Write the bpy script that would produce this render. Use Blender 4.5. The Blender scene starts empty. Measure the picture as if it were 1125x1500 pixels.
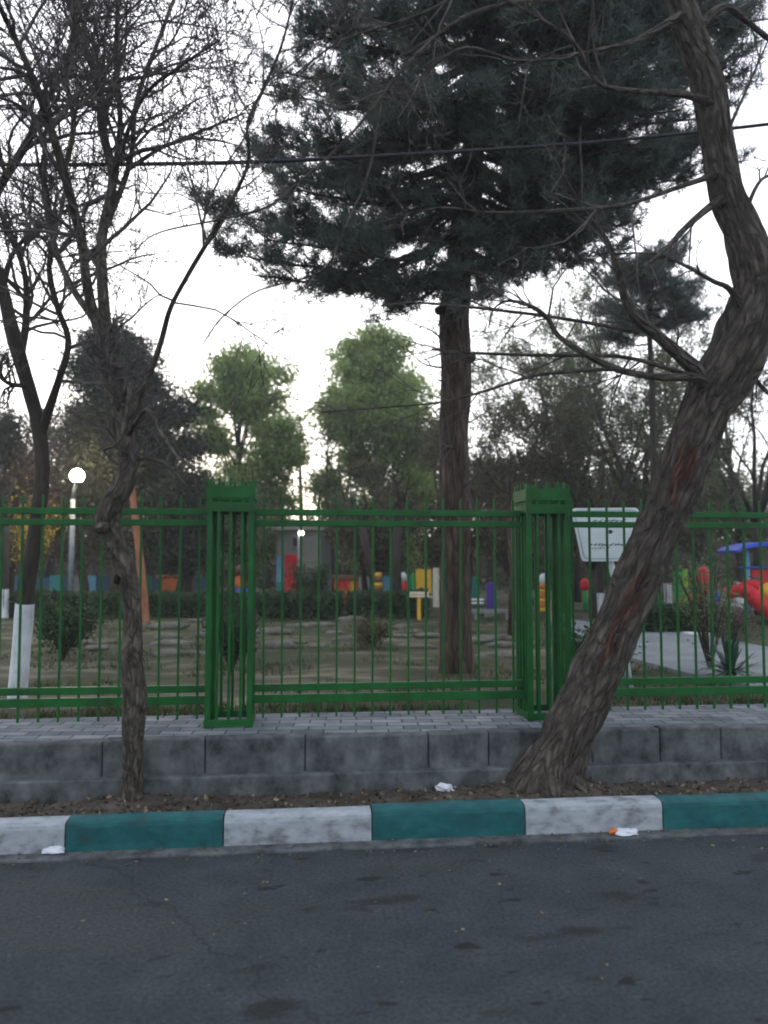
import bpy, math, random
import numpy as np
from mathutils import Vector, noise as mnoise

sc = bpy.context.scene
col = sc.collection
R = math.radians

# ------------------------------------------------------------------ camera, sky, sun, exposure
F, CX, CY, HZ = 1155.0, 562.5, 750.0, 820.0        # photograph: focal length, centre and horizon in its pixels
YAW, PITCH = R(6.0), math.atan((HZ - CY) / F)
CAM = Vector((0.0, 0.0, 1.55))
cam = bpy.data.cameras.new('camera')
camo = bpy.data.objects.new('camera', cam)
col.objects.link(camo)
camo.location = CAM
camo.rotation_euler = (math.pi / 2 + PITCH, 0, -YAW)
cam.sensor_fit = 'VERTICAL'
cam.sensor_height = 36
cam.lens = F / 1500 * 36
cam.clip_start, cam.clip_end = 0.05, 2000
cam.dof.use_dof = True
cam.dof.focus_distance = 5.2
cam.dof.aperture_fstop = 1.5
sc.camera = camo

SUN_EL, SUN_AZ = R(6), R(-8)                       # low, behind the park; azimuth from +Y, clockwise seen from above
w = bpy.data.worlds.new('World')
sc.world = w
w.use_nodes = True
nt = w.node_tree
bg = nt.nodes['Background']
sky = nt.nodes.new('ShaderNodeTexSky')
sky.sky_type = 'NISHITA'
sky.sun_disc = False
sky.sun_elevation = SUN_EL
sky.sun_rotation = SUN_AZ
sky.air_density = 1.0
sky.dust_density = 0.6
sky.ozone_density = 2.0
ov = nt.nodes.new('ShaderNodeMixRGB')               # thin even cloud in front of the blue
ov.inputs[0].default_value = 0.78
tcn = nt.nodes.new('ShaderNodeTexCoord')            # the cloud is brightest on the sunset side, dull behind the street
sep = nt.nodes.new('ShaderNodeSeparateXYZ')
nt.links.new(tcn.outputs['Generated'], sep.inputs[0])
mr = nt.nodes.new('ShaderNodeMapRange')
mr.inputs[1].default_value, mr.inputs[2].default_value = -0.5, 0.9
nt.links.new(sep.outputs['Y'], mr.inputs[0])
rmp = nt.nodes.new('ShaderNodeValToRGB')
el = rmp.color_ramp.elements
el[0].position, el[0].color = 0.0, (0.46, 0.50, 0.55, 1)
el[1].position, el[1].color = 1.0, (0.98, 0.96, 0.97, 1)
e3 = el.new(0.36)
e3.color = (0.47, 0.53, 0.60, 1)
e4 = el.new(0.86)
e4.color = (0.56, 0.55, 0.63, 1)
nt.links.new(mr.outputs[0], rmp.inputs[0])
gain = nt.nodes.new('ShaderNodeMixRGB')
gain.blend_type = 'MULTIPLY'
gain.inputs[0].default_value = 1
gain.inputs[2].default_value = (9.0, 9.0, 9.0, 1)
nt.links.new(rmp.outputs[0], gain.inputs[1])
nt.links.new(gain.outputs[0], ov.inputs[2])
nt.links.new(sky.outputs[0], ov.inputs[1])
nt.links.new(ov.outputs[0], bg.inputs[0])
bg.inputs[1].default_value = 0.15
sl = bpy.data.lights.new('sun', 'SUN')
sl.energy = 0.5
sl.angle = R(25)
sl.color = (1, 0.9, 0.78)
so = bpy.data.objects.new('sun', sl)
col.objects.link(so)
sd = Vector((math.sin(SUN_AZ) * math.cos(SUN_EL), math.cos(SUN_AZ) * math.cos(SUN_EL), math.sin(SUN_EL)))
so.rotation_euler = (-sd).to_track_quat('-Z', 'Y').to_euler()
sc.view_settings.view_transform = 'Standard'
sc.view_settings.look = 'None'
sc.view_settings.gamma = 1
sc.view_settings.exposure = 1.15
sc.cycles.filter_width = 1.9
sc.cycles.max_bounces = 6

# ------------------------------------------------------------------ helpers
fwd = Vector((math.sin(YAW) * math.cos(PITCH), math.cos(YAW) * math.cos(PITCH), math.sin(PITCH)))
rgt = Vector((math.cos(YAW), -math.sin(YAW), 0))
upv = rgt.cross(fwd)
UP = Vector((0, 0, 1))


def ray(px, py):
    return fwd + rgt * ((px - CX) / F) + upv * ((CY - py) / F)


def at(px, py, d):
    return CAM + ray(px, py) * d


def on_z(px, py, z):
    r = ray(px, py)
    return CAM + r * ((z - CAM.z) / r.z)


def on_y(px, py, y):
    r = ray(px, py)
    return CAM + r * ((y - CAM.y) / r.y)


def sm(a, b, x):
    t = max(0.0, min(1.0, (x - a) / (b - a)))
    return t * t * (3 - 2 * t)


class MB:
    """collects shapes and links them as ONE mesh object"""
    def __init__(s):
        s.v, s.t, s.k, s.n = [], [], [], 0
        s.f = {3: [], 4: []}
        s.big = []
        s.fm = {3: [], 4: []}

    def add(s, v, faces, tc=None, wound=None, m=0):
        v = np.asarray(v, dtype=np.float64).reshape(-1, 3)
        s.v.append(v)
        s.t.append(v if tc is None else np.asarray(tc, dtype=np.float64))
        s.k.append(np.zeros(len(v)) if wound is None else np.asarray(wound, dtype=np.float64))
        for f in faces:
            f = np.asarray(f, dtype=np.int64)
            if f.ndim == 1:
                if len(f) in (3, 4):
                    f = f.reshape(1, -1)
                else:
                    s.big.append((f + s.n, m))
                    continue
            s.f[f.shape[1]].append(f + s.n)
            s.fm[f.shape[1]].append(np.full(len(f), m))
        s.n += len(v)

    def box(s, lo, hi, m=0, rot=None, org=None):
        x0, y0, z0 = lo
        x1, y1, z1 = hi
        v = [(x0, y0, z0), (x1, y0, z0), (x1, y1, z0), (x0, y1, z0), (x0, y0, z1), (x1, y0, z1), (x1, y1, z1), (x0, y1, z1)]
        if rot is not None:
            o = Vector(org)
            v = [tuple(rot @ (Vector(p) - o) + o) for p in v]
        s.add(v, [np.array([(0, 3, 2, 1), (4, 5, 6, 7), (0, 1, 5, 4), (1, 2, 6, 5), (2, 3, 7, 6), (3, 0, 4, 7)])], m=m)
        return s

    def prism(s, poly, thick, n):
        """a flat outline (3-D points) pushed out by thick along n"""
        p = [Vector(q) for q in poly]
        k = len(p)
        v = p + [q + Vector(n) * thick for q in p]
        fs = [np.arange(k)[::-1], np.arange(k) + k] + [np.array((i, (i + 1) % k, k + (i + 1) % k, k + i)) for i in range(k)]
        s.add([tuple(q) for q in v], fs)
        return s

    def tube(s, pts, rad, n=8, cap=True, bump=None, wound=None, squash=None, m=0):
        P = np.array([tuple(p) for p in pts], dtype=np.float64)
        k = len(P)
        T = np.empty_like(P)
        T[1:-1] = P[2:] - P[:-2]
        T[0] = P[1] - P[0]
        T[-1] = P[-1] - P[-2]
        T /= np.linalg.norm(T, axis=1)[:, None] + 1e-12
        a = np.array((1.0, 0, 0)) if abs(T[0][0]) < 0.8 else np.array((0, 1.0, 0))
        U = np.empty_like(P)
        u = a - T[0] * a.dot(T[0])
        for i in range(k):
            u = u - T[i] * u.dot(T[i])
            u = u / (np.linalg.norm(u) + 1e-12)
            U[i] = u
        Wv = np.cross(T, U)
        ang = np.arange(n) * (2 * math.pi / n)
        c, sn = np.cos(ang), np.sin(ang)
        rr = np.asarray(rad, dtype=np.float64)
        if rr.ndim == 0:
            rr = np.full(k, float(rr))
        along = np.concatenate([[0], np.cumsum(np.linalg.norm(P[1:] - P[:-1], axis=1))])
        RR = np.repeat(rr[:, None], n, axis=1)
        if bump is not None:
            for i in range(k):
                for j in range(n):
                    RR[i, j] *= bump(c[j], sn[j], along[i], rr[i])
        V = P[:, None, :] + RR[:, :, None] * (U[:, None, :] * c[None, :, None] + Wv[:, None, :] * sn[None, :, None])
        tc = np.stack([np.broadcast_to(c, (k, n)) * rr[:, None], np.broadcast_to(sn, (k, n)) * rr[:, None],
                       np.broadcast_to(along[:, None], (k, n))], axis=2)
        i = np.arange(k - 1)[:, None] * n
        j = np.arange(n)[None, :]
        j2 = (j + 1) % n
        q = np.stack([i + j, i + j2, i + n + j2, i + n + j], axis=2).reshape(-1, 4)
        fs = [q]
        V = V.reshape(-1, 3)
        if cap:
            if n in (3, 4):
                fs += [np.arange(n)[::-1], np.arange(n) + (k - 1) * n]
            else:
                fs += [np.arange(n)[::-1].copy(), np.arange(n) + (k - 1) * n]
        wd = None
        if wound is not None:
            wd = [wound(Vector(p)) for p in V]
        s.add(V, fs, tc.reshape(-1, 3), wd, m)
        return s

    def leaves(s, C, L, W, rng, up=0.0, nrm=None):
        """one diamond leaf per centre"""
        C = np.asarray(C).reshape(-1, 3)
        n = len(C)
        if n == 0:
            return s
        d = rng.normal(size=(n, 3))
        d[:, 2] += up
        d /= np.linalg.norm(d, axis=1)[:, None]
        e = rng.normal(size=(n, 3))
        e -= d * (e * d).sum(1)[:, None]
        e /= np.linalg.norm(e, axis=1)[:, None]
        l = L * rng.uniform(.6, 1.25, n)[:, None] / 2
        ww = W * rng.uniform(.6, 1.25, n)[:, None] / 2
        v = np.stack([C - d * l, C + e * ww, C + d * l, C - e * ww], axis=1).reshape(-1, 3)
        f = np.arange(4 * n).reshape(n, 4)
        s.add(v, [f])
        return s

    def blades(s, B, D, L, W, rng):
        """thin three-cornered blades from base B in direction D"""
        n = len(B)
        if n == 0:
            return s
        D = D / np.linalg.norm(D, axis=1)[:, None]
        e = np.cross(D, rng.normal(size=(n, 3)))
        e /= np.linalg.norm(e, axis=1)[:, None]
        l = (L * rng.uniform(.65, 1.25, n))[:, None]
        v = np.stack([B - e * W / 2, B + e * W / 2, B + D * l], axis=1).reshape(-1, 3)
        s.add(v, [np.arange(3 * n).reshape(n, 3)])
        return s

    def build(s, name, mats, parent=None, smooth=False, bevel=0.0, kind=None):
        V = np.concatenate(s.v)
        T = np.concatenate(s.t)
        K = np.concatenate(s.k)
        org = Vector((0, 0, 0))
        o = parent
        while o is not None:
            org = org + o.location
            o = o.parent
        V = V - np.array(tuple(org))
        me = bpy.data.meshes.new(name)
        idx, tot, mi = [], [], []
        for a in (3, 4):
            if s.f[a]:
                q = np.concatenate(s.f[a])
                idx.append(q.reshape(-1))
                tot.append(np.full(len(q), a))
                mi.append(np.concatenate(s.fm[a]))
        for q, m in s.big:
            idx.append(q)
            tot.append(np.array([len(q)]))
            mi.append(np.array([m]))
        idx = np.concatenate(idx)
        tot = np.concatenate(tot)
        mi = np.concatenate(mi)
        me.vertices.add(len(V))
        me.vertices.foreach_set('co', V.reshape(-1))
        me.loops.add(len(idx))
        me.loops.foreach_set('vertex_index', idx.astype(np.int32))
        me.polygons.add(len(tot))
        st = np.concatenate([[0], np.cumsum(tot)[:-1]])
        me.polygons.foreach_set('loop_start', st.astype(np.int32))
        me.polygons.foreach_set('loop_total', tot.astype(np.int32))
        mats = mats if isinstance(mats, (list, tuple)) else [mats]
        for m in mats:
            me.materials.append(m)
        me.polygons.foreach_set('material_index', mi.astype(np.int32))
        me.polygons.foreach_set('use_smooth', np.full(len(tot), bool(smooth)))
        at_ = me.attributes.new('tc', 'FLOAT_VECTOR', 'POINT')
        at_.data.foreach_set('vector', T.reshape(-1).astype(np.float32))
        if K.any():
            a2 = me.attributes.new('wound', 'FLOAT', 'POINT')
            a2.data.foreach_set('value', K.astype(np.float32))
        me.update(calc_edges=True)
        me.validate()
        ob = bpy.data.objects.new(name, me)
        col.objects.link(ob)
        if parent is not None:
            ob.parent = parent
        if bevel:
            b = ob.modifiers.new('bevel', 'BEVEL')
            b.width = bevel
            b.segments = 2
            b.limit_method = 'ANGLE'
        if kind:
            ob['kind'] = kind
        return ob


def tag(o, label, cat, group=None):
    o['label'] = label
    o['category'] = cat
    if group:
        o['group'] = group
    return o


def thing(name, label, cat, loc, group=None):
    o = bpy.data.objects.new(name, None)
    o.empty_display_size = 0.1
    col.objects.link(o)
    o.location = loc
    return tag(o, label, cat, group)


def copy_thing(root, loc, label=None):
    r = root.copy()
    col.objects.link(r)
    r.location = loc
    if label:
        r['label'] = label
    for ch in list(root.children):
        c = ch.copy()
        col.objects.link(c)
        c.parent = r
        for g in list(ch.children):
            d = g.copy()
            col.objects.link(d)
            d.parent = c
    return r


def crom(ctrl, per=6):
    """Catmull-Rom through rows of numbers"""
    A = np.array(ctrl, dtype=np.float64)
    A = np.vstack([2 * A[0] - A[1], A, 2 * A[-1] - A[-2]])
    out = []
    for i in range(1, len(A) - 2):
        p0, p1, p2, p3 = A[i - 1:i + 3]
        for k in range(per):
            t = k / per
            out.append(.5 * (2 * p1 + (p2 - p0) * t + (2 * p0 - 5 * p1 + 4 * p2 - p3) * t * t + (3 * p1 - p0 - 3 * p2 + p3) * t ** 3))
    out.append(A[-2])
    return np.array(out)


def limb(rows, per=6):
    """rows: photo x, photo y, width in photo pixels, depth -> world points and radii"""
    c = []
    for px, py, wd, d in rows:
        p = at(px, py, d)
        c.append((p.x, p.y, p.z, wd / 2 / F * d))
    A = crom(c, per)
    return [Vector(a[:3]) for a in A], [max(.0012, a[3]) for a in A]


# ------------------------------------------------------------------ materials
def mat(name, cols, scale=5, detail=6, rough=.85, bump=0, bscale=None, stretch=(1, 1, 1), coord='pos', island=0,
        trans=0, wound=None, spec=.3, metal=0, fissure=None, dist=.02):
    m = bpy.data.materials.new(name)
    m.use_nodes = True
    n, l = m.node_tree.nodes, m.node_tree.links
    p = n['Principled BSDF']
    p.inputs['Roughness'].default_value = rough
    p.inputs['Specular IOR Level'].default_value = spec
    p.inputs['Metallic'].default_value = metal
    if coord == 'tc':
        a = n.new('ShaderNodeAttribute')
        a.attribute_name = 'tc'
        src = a.outputs['Vector']
    else:
        a = n.new('ShaderNodeNewGeometry')
        src = a.outputs['Position']
    mp = n.new('ShaderNodeMapping')
    mp.inputs['Scale'].default_value = stretch
    l.new(src, mp.inputs['Vector'])
    no = n.new('ShaderNodeTexNoise')
    no.inputs['Scale'].default_value = scale
    no.inputs['Detail'].default_value = detail
    no.inputs['Roughness'].default_value = .62
    l.new(mp.outputs[0], no.inputs['Vector'])
    fac = no.outputs['Fac']
    if island:
        g = n.new('ShaderNodeNewGeometry')
        mx = n.new('ShaderNodeMath')
        mx.operation = 'MULTIPLY_ADD'
        mx.inputs[1].default_value = island
        sub = n.new('ShaderNodeMath')
        sub.operation = 'SUBTRACT'
        sub.inputs[1].default_value = .5
        l.new(g.outputs['Random Per Island'], sub.inputs[0])
        l.new(sub.outputs[0], mx.inputs[0])
        l.new(fac, mx.inputs[2])
        fac = mx.outputs[0]
    cr = n.new('ShaderNodeValToRGB')
    e = cr.color_ramp.elements
    while len(e) < len(cols):
        e.new(.5)
    for i, (q, c) in enumerate(cols):
        e[i].position = q
        e[i].color = (*c, 1)
    l.new(fac, cr.inputs[0])
    out = cr.outputs[0]
    fis = None
    if fissure:                                       # cracked plates
        wn = n.new('ShaderNodeTexNoise')
        wn.inputs['Scale'].default_value = 11
        wn.inputs['Detail'].default_value = 7
        l.new(mp.outputs[0], wn.inputs['Vector'])
        av = n.new('ShaderNodeVectorMath')
        av.operation = 'MULTIPLY_ADD'
        av.inputs[1].default_value = (.11, .11, .11)
        l.new(wn.outputs['Color'], av.inputs[0])
        l.new(mp.outputs[0], av.inputs[2])
        vo = n.new('ShaderNodeTexVoronoi')
        vo.feature = 'DISTANCE_TO_EDGE'
        vo.inputs['Scale'].default_value = fissure
        l.new(av.outputs[0], vo.inputs['Vector'])
        vr = n.new('ShaderNodeMapRange')
        vr.inputs[1].default_value = .0
        vr.inputs[2].default_value = .26
        vr.inputs[3].default_value = .6
        vr.inputs[4].default_value = 1.1
        l.new(vo.outputs['Distance'], vr.inputs[0])
        fis = vr.outputs[0]
        fm = n.new('ShaderNodeMixRGB')
        fm.blend_type = 'MULTIPLY'
        fm.inputs[0].default_value = 1
        l.new(out, fm.inputs[1])
        l.new(fis, fm.inputs[2])
        out = fm.outputs[0]
    if wound:
        wa = n.new('ShaderNodeAttribute')
        wa.attribute_name = 'wound'
        n2 = n.new('ShaderNodeTexNoise')
        n2.inputs['Scale'].default_value = 30
        n2.inputs['Detail'].default_value = 5
        mp2 = n.new('ShaderNodeMapping')
        mp2.inputs['Scale'].default_value = (1, 1, .16)
        l.new(src, mp2.inputs['Vector'])
        l.new(mp2.outputs[0], n2.inputs['Vector'])
        c2 = n.new('ShaderNodeValToRGB')
        e2 = c2.color_ramp.elements
        while len(e2) < len(wound):
            e2.new(.5)
        for i, (q, c) in enumerate(wound):
            e2[i].position = q
            e2[i].color = (*c, 1)
        l.new(n2.outputs['Fac'], c2.inputs[0])
        ad = n.new('ShaderNodeMath')
        ad.operation = 'MULTIPLY_ADD'
        ad.inputs[1].default_value = 1.1
        l.new(wa.outputs['Fac'], ad.inputs[0])
        s3 = n.new('ShaderNodeMath')
        s3.operation = 'SUBTRACT'
        s3.operation = 'MULTIPLY_ADD'
        s3.inputs[1].default_value = 2.4
        s3.inputs[2].default_value = -1.5
        l.new(n2.outputs['Fac'], s3.inputs[0])
        l.new(s3.outputs[0], ad.inputs[2])
        st = n.new('ShaderNodeMapRange')
        st.inputs[1].default_value = .25
        st.inputs[2].default_value = .85
        l.new(ad.outputs[0], st.inputs[0])
        mm = n.new('ShaderNodeMixRGB')
        l.new(st.outputs[0], mm.inputs[0])
        l.new(out, mm.inputs[1])
        l.new(c2.outputs[0], mm.inputs[2])
        out = mm.outputs[0]
    l.new(out, p.inputs['Base Color'])
    if bump:
        bn = n.new('ShaderNodeTexNoise')
        bn.inputs['Scale'].default_value = bscale or scale * 4
        bn.inputs['Detail'].default_value = 8
        l.new(mp.outputs[0], bn.inputs['Vector'])
        b = n.new('ShaderNodeBump')
        b.inputs['Strength'].default_value = bump
        b.inputs['Distance'].default_value = dist
        l.new(bn.outputs['Fac'], b.inputs['Height'])
        last = b
        if fis:
            b3 = n.new('ShaderNodeBump')
            b3.inputs['Strength'].default_value = 1
            b3.inputs['Distance'].default_value = dist
            l.new(fis, b3.inputs['Height'])
            l.new(b.outputs[0], b3.inputs['Normal'])
            last = b3
        l.new(last.outputs[0], p.inputs['Normal'])
    if trans:
        tr = n.new('ShaderNodeBsdfTranslucent')
        l.new(out, tr.inputs['Color'])
        ms = n.new('ShaderNodeMixShader')
        ms.inputs[0].default_value = trans
        l.new(p.outputs[0], ms.inputs[1])
        l.new(tr.outputs[0], ms.inputs[2])
        l.new(ms.outputs[0], n['Material Output'].inputs['Surface'])
    return m


def paint(name, c, rough=.55, var=.25, scale=9):
    d = tuple(x * (1 - var) for x in c)
    h = tuple(min(1, x * (1 + var)) for x in c)
    return mat(name, [(.3, d), (.5, c), (.72, h)], scale=scale, rough=rough, bump=.08, bscale=60, dist=.003)


M = {}
BARKC = [(.30, (.045, .036, .030)), (.44, (.078, .063, .052)), (.58, (.115, .095, .08)), (.76, (.18, .155, .135))]
M['bark'] = mat('grey_brown_bark', BARKC, fissure=21, scale=26, detail=12, coord='tc', stretch=(1, 1, .26), bump=1.0, bscale=60, rough=.95,
                wound=[(.34, (.010, .006, .005)), (.46, (.042, .016, .012)), (.58, (.080, .034, .025)), (.72, (.20, .12, .09))], dist=.03)
M['bark_left'] = mat('brown_grey_bark', fissure=30, cols=[(.3, (.025, .020, .017)), (.44, (.075, .062, .050)), (.58, (.125, .106, .086)), (.74, (.19, .165, .135))],
                     scale=30, detail=12, coord='tc', stretch=(1, 1, .32), bump=1, bscale=70, rough=.95,
                     wound=[(.3, (.006, .004, .003)), (.5, (.02, .009, .006)), (.7, (.075, .03, .018))], dist=.02)
M['twig'] = mat('twig_bark', [(.3, (.05, .042, .04)), (.55, (.10, .085, .08)), (.75, (.16, .14, .13))], scale=12, coord='pos', rough=.9)
M['pine_bark'] = mat('pine_bark', fissure=16, cols=[(.25, (.02, .013, .01)), (.45, (.07, .046, .036)), (.62, (.12, .085, .068)), (.8, (.17, .13, .11))],
                     scale=15, detail=9, coord='tc', stretch=(1, 1, .18), bump=.9, bscale=25, rough=.95, dist=.04)
M['dark_bark'] = mat('dark_bark', [(.3, (.018, .014, .011)), (.55, (.05, .04, .032)), (.8, (.09, .075, .06))], scale=9, coord='tc',
                     stretch=(1, 1, .3), bump=.6, rough=.95)
M['needles'] = mat('pine_needles', [(.04, (.11, .085, .06)), (.2, (.062, .078, .070)), (.5, (.095, .117, .10)), (.8, (.125, .148, .125))], scale=1.5, island=.5, rough=.7, trans=.35)
M['juniper'] = mat('juniper_leaves', [(.2, (.012, .016, .010)), (.5, (.022, .028, .016)), (.8, (.038, .046, .027))], scale=2, island=.5, rough=.8, trans=.15)
M['spring'] = mat('spring_leaves', [(.2, (.19, .26, .08)), (.5, (.28, .37, .12)), (.8, (.38, .46, .19))], scale=1.2, island=.5, rough=.6, trans=.65)
M['olive'] = mat('olive_leaves', [(.2, (.075, .095, .045)), (.5, (.125, .155, .07)), (.8, (.18, .215, .10))], scale=1.2, island=.5, rough=.7, trans=.4)
M['browngreen'] = mat('brown_green_leaves', [(.2, (.055, .052, .027)), (.5, (.10, .095, .045)), (.8, (.15, .145, .07))], scale=.8, island=.6, rough=.8, trans=.3)
M['pinkbrown'] = mat('budding_brown_leaves', [(.2, (.06, .04, .03)), (.5, (.11, .075, .058)), (.8, (.17, .125, .10))], scale=1, island=.6, rough=.8, trans=.35)
M['hedge'] = mat('hedge_leaves', [(.2, (.012, .03, .010)), (.5, (.025, .055, .017)), (.8, (.05, .09, .03))], scale=3, island=.5, rough=.6, trans=.2)
M['yellowbloom'] = mat('yellow_blossom', [(.3, (.10, .12, .02)), (.55, (.42, .34, .03)), (.8, (.65, .5, .05))], scale=4, island=.5, rough=.7, trans=.3)
M['yucca'] = mat('yucca_leaves', [(.3, (.02, .05, .03)), (.6, (.04, .085, .05)), (.8, (.08, .13, .085))], scale=3, island=.4, rough=.5, trans=.1)
M['grass'] = mat('grass_blades', [(.2, (.025, .045, .012)), (.5, (.045, .07, .02)), (.8, (.09, .095, .04))], scale=1, island=.6, rough=.8, trans=.3)
M['white_wash'] = mat('lime_wash', [(.3, (.40, .40, .42)), (.5, (.62, .63, .66)), (.75, (.72, .73, .76))], scale=14, coord='tc', stretch=(1, 1, .4), bump=.5, bscale=40)
M['green_steel'] = mat('green_painted_steel', [(.28, (.012, .024, .008)), (.35, (.002, .062, .008)), (.55, (.002, .09, .012)), (.8, (.006, .13, .024))], scale=7, detail=9, rough=.5, bump=.15, bscale=70, dist=.003)
M['cable'] = paint('black_cable', (.02, .02, .024), .6)
M['white_board'] = paint('white_board', (.62, .68, .70), .45, .1)
M['ink'] = paint('dark_ink', (.03, .05, .06), .6)
M['frame_grey'] = paint('board_frame', (.30, .36, .38), .5)
M['white_pole'] = mat('white_painted_pole', [(.35, (.45, .48, .52)), (.6, (.65, .68, .74))], scale=12, rough=.5)
M['grey_steel'] = mat('grey_steel', [(.3, (.14, .17, .18)), (.7, (.24, .28, .29))], scale=8, rough=.5)
M['rust'] = mat('orange_rust', [(.3, (.20, .07, .03)), (.55, (.36, .15, .08)), (.75, (.48, .24, .15))], scale=8, coord='tc', stretch=(1, 1, .3), bump=.4)
for nm, c in dict(red=(.62, .015, .03), green=(.03, .26, .05), lime=(.22, .42, .03), orange=(.62, .15, .03), blue=(.03, .08, .60), teal=(.03, .25, .24), yellow=(.66, .38, .03),
                  sky_blue=(.14, .34, .50), purple=(.07, .03, .22), cream=(.62, .56, .46), brick_pink=(.42, .21, .15), dark_blue=(.03, .08, .14), white=(.70, .72, .74),
                  brown=(.16, .07, .04), deep_green=(.02, .12, .06), black=(.012, .012, .014), pale_grey=(.20, .20, .18)).items():
    M[nm] = paint(nm + '_paint', c, .4 if nm in ('red', 'blue', 'lime', 'green') else .55, .15)


def emit(name, c, s):
    m = bpy.data.materials.new(name)
    m.use_nodes = True
    p = m.node_tree.nodes['Principled BSDF']
    p.inputs['Base Color'].default_value = (*c, 1)
    p.inputs['Emission Color'].default_value = (*c, 1)
    p.inputs['Emission Strength'].default_value = s
    return m


M['lamp'] = emit('lit_globe', (1, .80, .58), 130)
M['lamp_small'] = emit('lit_lamp', (1, .95, .85), 5)


def surf_asphalt():
    m = mat('asphalt', [(.25, (.020, .0245, .0275)), (.5, (.031, .0375, .042)), (.75, (.046, .0535, .059))], scale=3.2, detail=12, rough=.9, bump=.8, bscale=110, dist=.008)
    n, l = m.node_tree.nodes, m.node_tree.links
    p = n['Principled BSDF']
    base = p.inputs['Base Color'].links[0].from_socket
    g = n.new('ShaderNodeNewGeometry')
    mp = n.new('ShaderNodeMapping')
    mp.inputs['Scale'].default_value = (1, 2.2, 1)
    l.new(g.outputs['Position'], mp.inputs[0])

    def layer(base, sc_, thr, soft, colr, seed, det=4):
        no = n.new('ShaderNodeTexNoise')
        no.noise_dimensions = '4D'
        no.inputs['W'].default_value = seed
        no.inputs['Scale'].default_value = sc_
        no.inputs['Detail'].default_value = det
        l.new(mp.outputs[0], no.inputs['Vector'])
        r = n.new('ShaderNodeMapRange')
        r.inputs[1].default_value = thr
        r.inputs[2].default_value = thr + soft
        l.new(no.outputs['Fac'], r.inputs[0])
        x = n.new('ShaderNodeMixRGB')
        x.inputs[2].default_value = (*colr, 1)
        l.new(r.outputs[0], x.inputs[0])
        l.new(base, x.inputs[1])
        return x.outputs[0]
    base = layer(base, 2.3, .60, .07, (.018, .019, .020), 3.1, 8)          # oil stains
    base = layer(base, 4.6, .625, .035, (.011, .0115, .012), 8.3, 5)         # small dark spots
    base = layer(base, .55, .52, .16, (.042, .046, .047), 1.7, 8)             # worn paler bands
    base = layer(base, 26, .84, .02, (.14, .14, .13), 5.5, 1)           # pale grit
    gr = n.new('ShaderNodeTexNoise')                                   # stone grain
    gr.inputs['Scale'].default_value = 55
    gr.inputs['Detail'].default_value = 4
    gr.inputs['Roughness'].default_value = .8
    l.new(g.outputs['Position'], gr.inputs['Vector'])
    r = n.new('ShaderNodeMapRange')
    r.inputs[1].default_value, r.inputs[2].default_value, r.inputs[3].default_value, r.inputs[4].default_value = .32, .68, .45, 1.6
    l.new(gr.outputs['Fac'], r.inputs[0])
    x = n.new('ShaderNodeMixRGB')
    x.blend_type = 'MULTIPLY'
    x.inputs[0].default_value = 1
    l.new(base, x.inputs[1])
    l.new(r.outputs[0], x.inputs[2])
    base = x.outputs[0]
    dn_ = n.new('ShaderNodeTexNoise')                                  # hairline cracks
    dn_.inputs['Scale'].default_value = 2.5
    dn_.inputs['Detail'].default_value = 6
    l.new(g.outputs['Position'], dn_.inputs['Vector'])
    av = n.new('ShaderNodeVectorMath')
    av.operation = 'MULTIPLY_ADD'
    av.inputs[1].default_value = (.5, .5, 0)
    l.new(dn_.outputs['Color'], av.inputs[0])
    l.new(g.outputs['Position'], av.inputs[2])
    vo = n.new('ShaderNodeTexVoronoi')
    vo.feature = 'DISTANCE_TO_EDGE'
    vo.inputs['Scale'].default_value = .27
    l.new(av.outputs[0], vo.inputs['Vector'])
    r = n.new('ShaderNodeMapRange')
    r.inputs[1].default_value, r.inputs[2].default_value, r.inputs[3].default_value, r.inputs[4].default_value = .001, .0035, .5, 1
    l.new(vo.outputs['Distance'], r.inputs[0])
    x = n.new('ShaderNodeMixRGB')
    x.blend_type = 'MULTIPLY'
    x.inputs[0].default_value = .6
    l.new(base, x.inputs[1])
    l.new(r.outputs[0], x.inputs[2])
    l.new(x.outputs[0], p.inputs['Base Color'])
    return m


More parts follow.
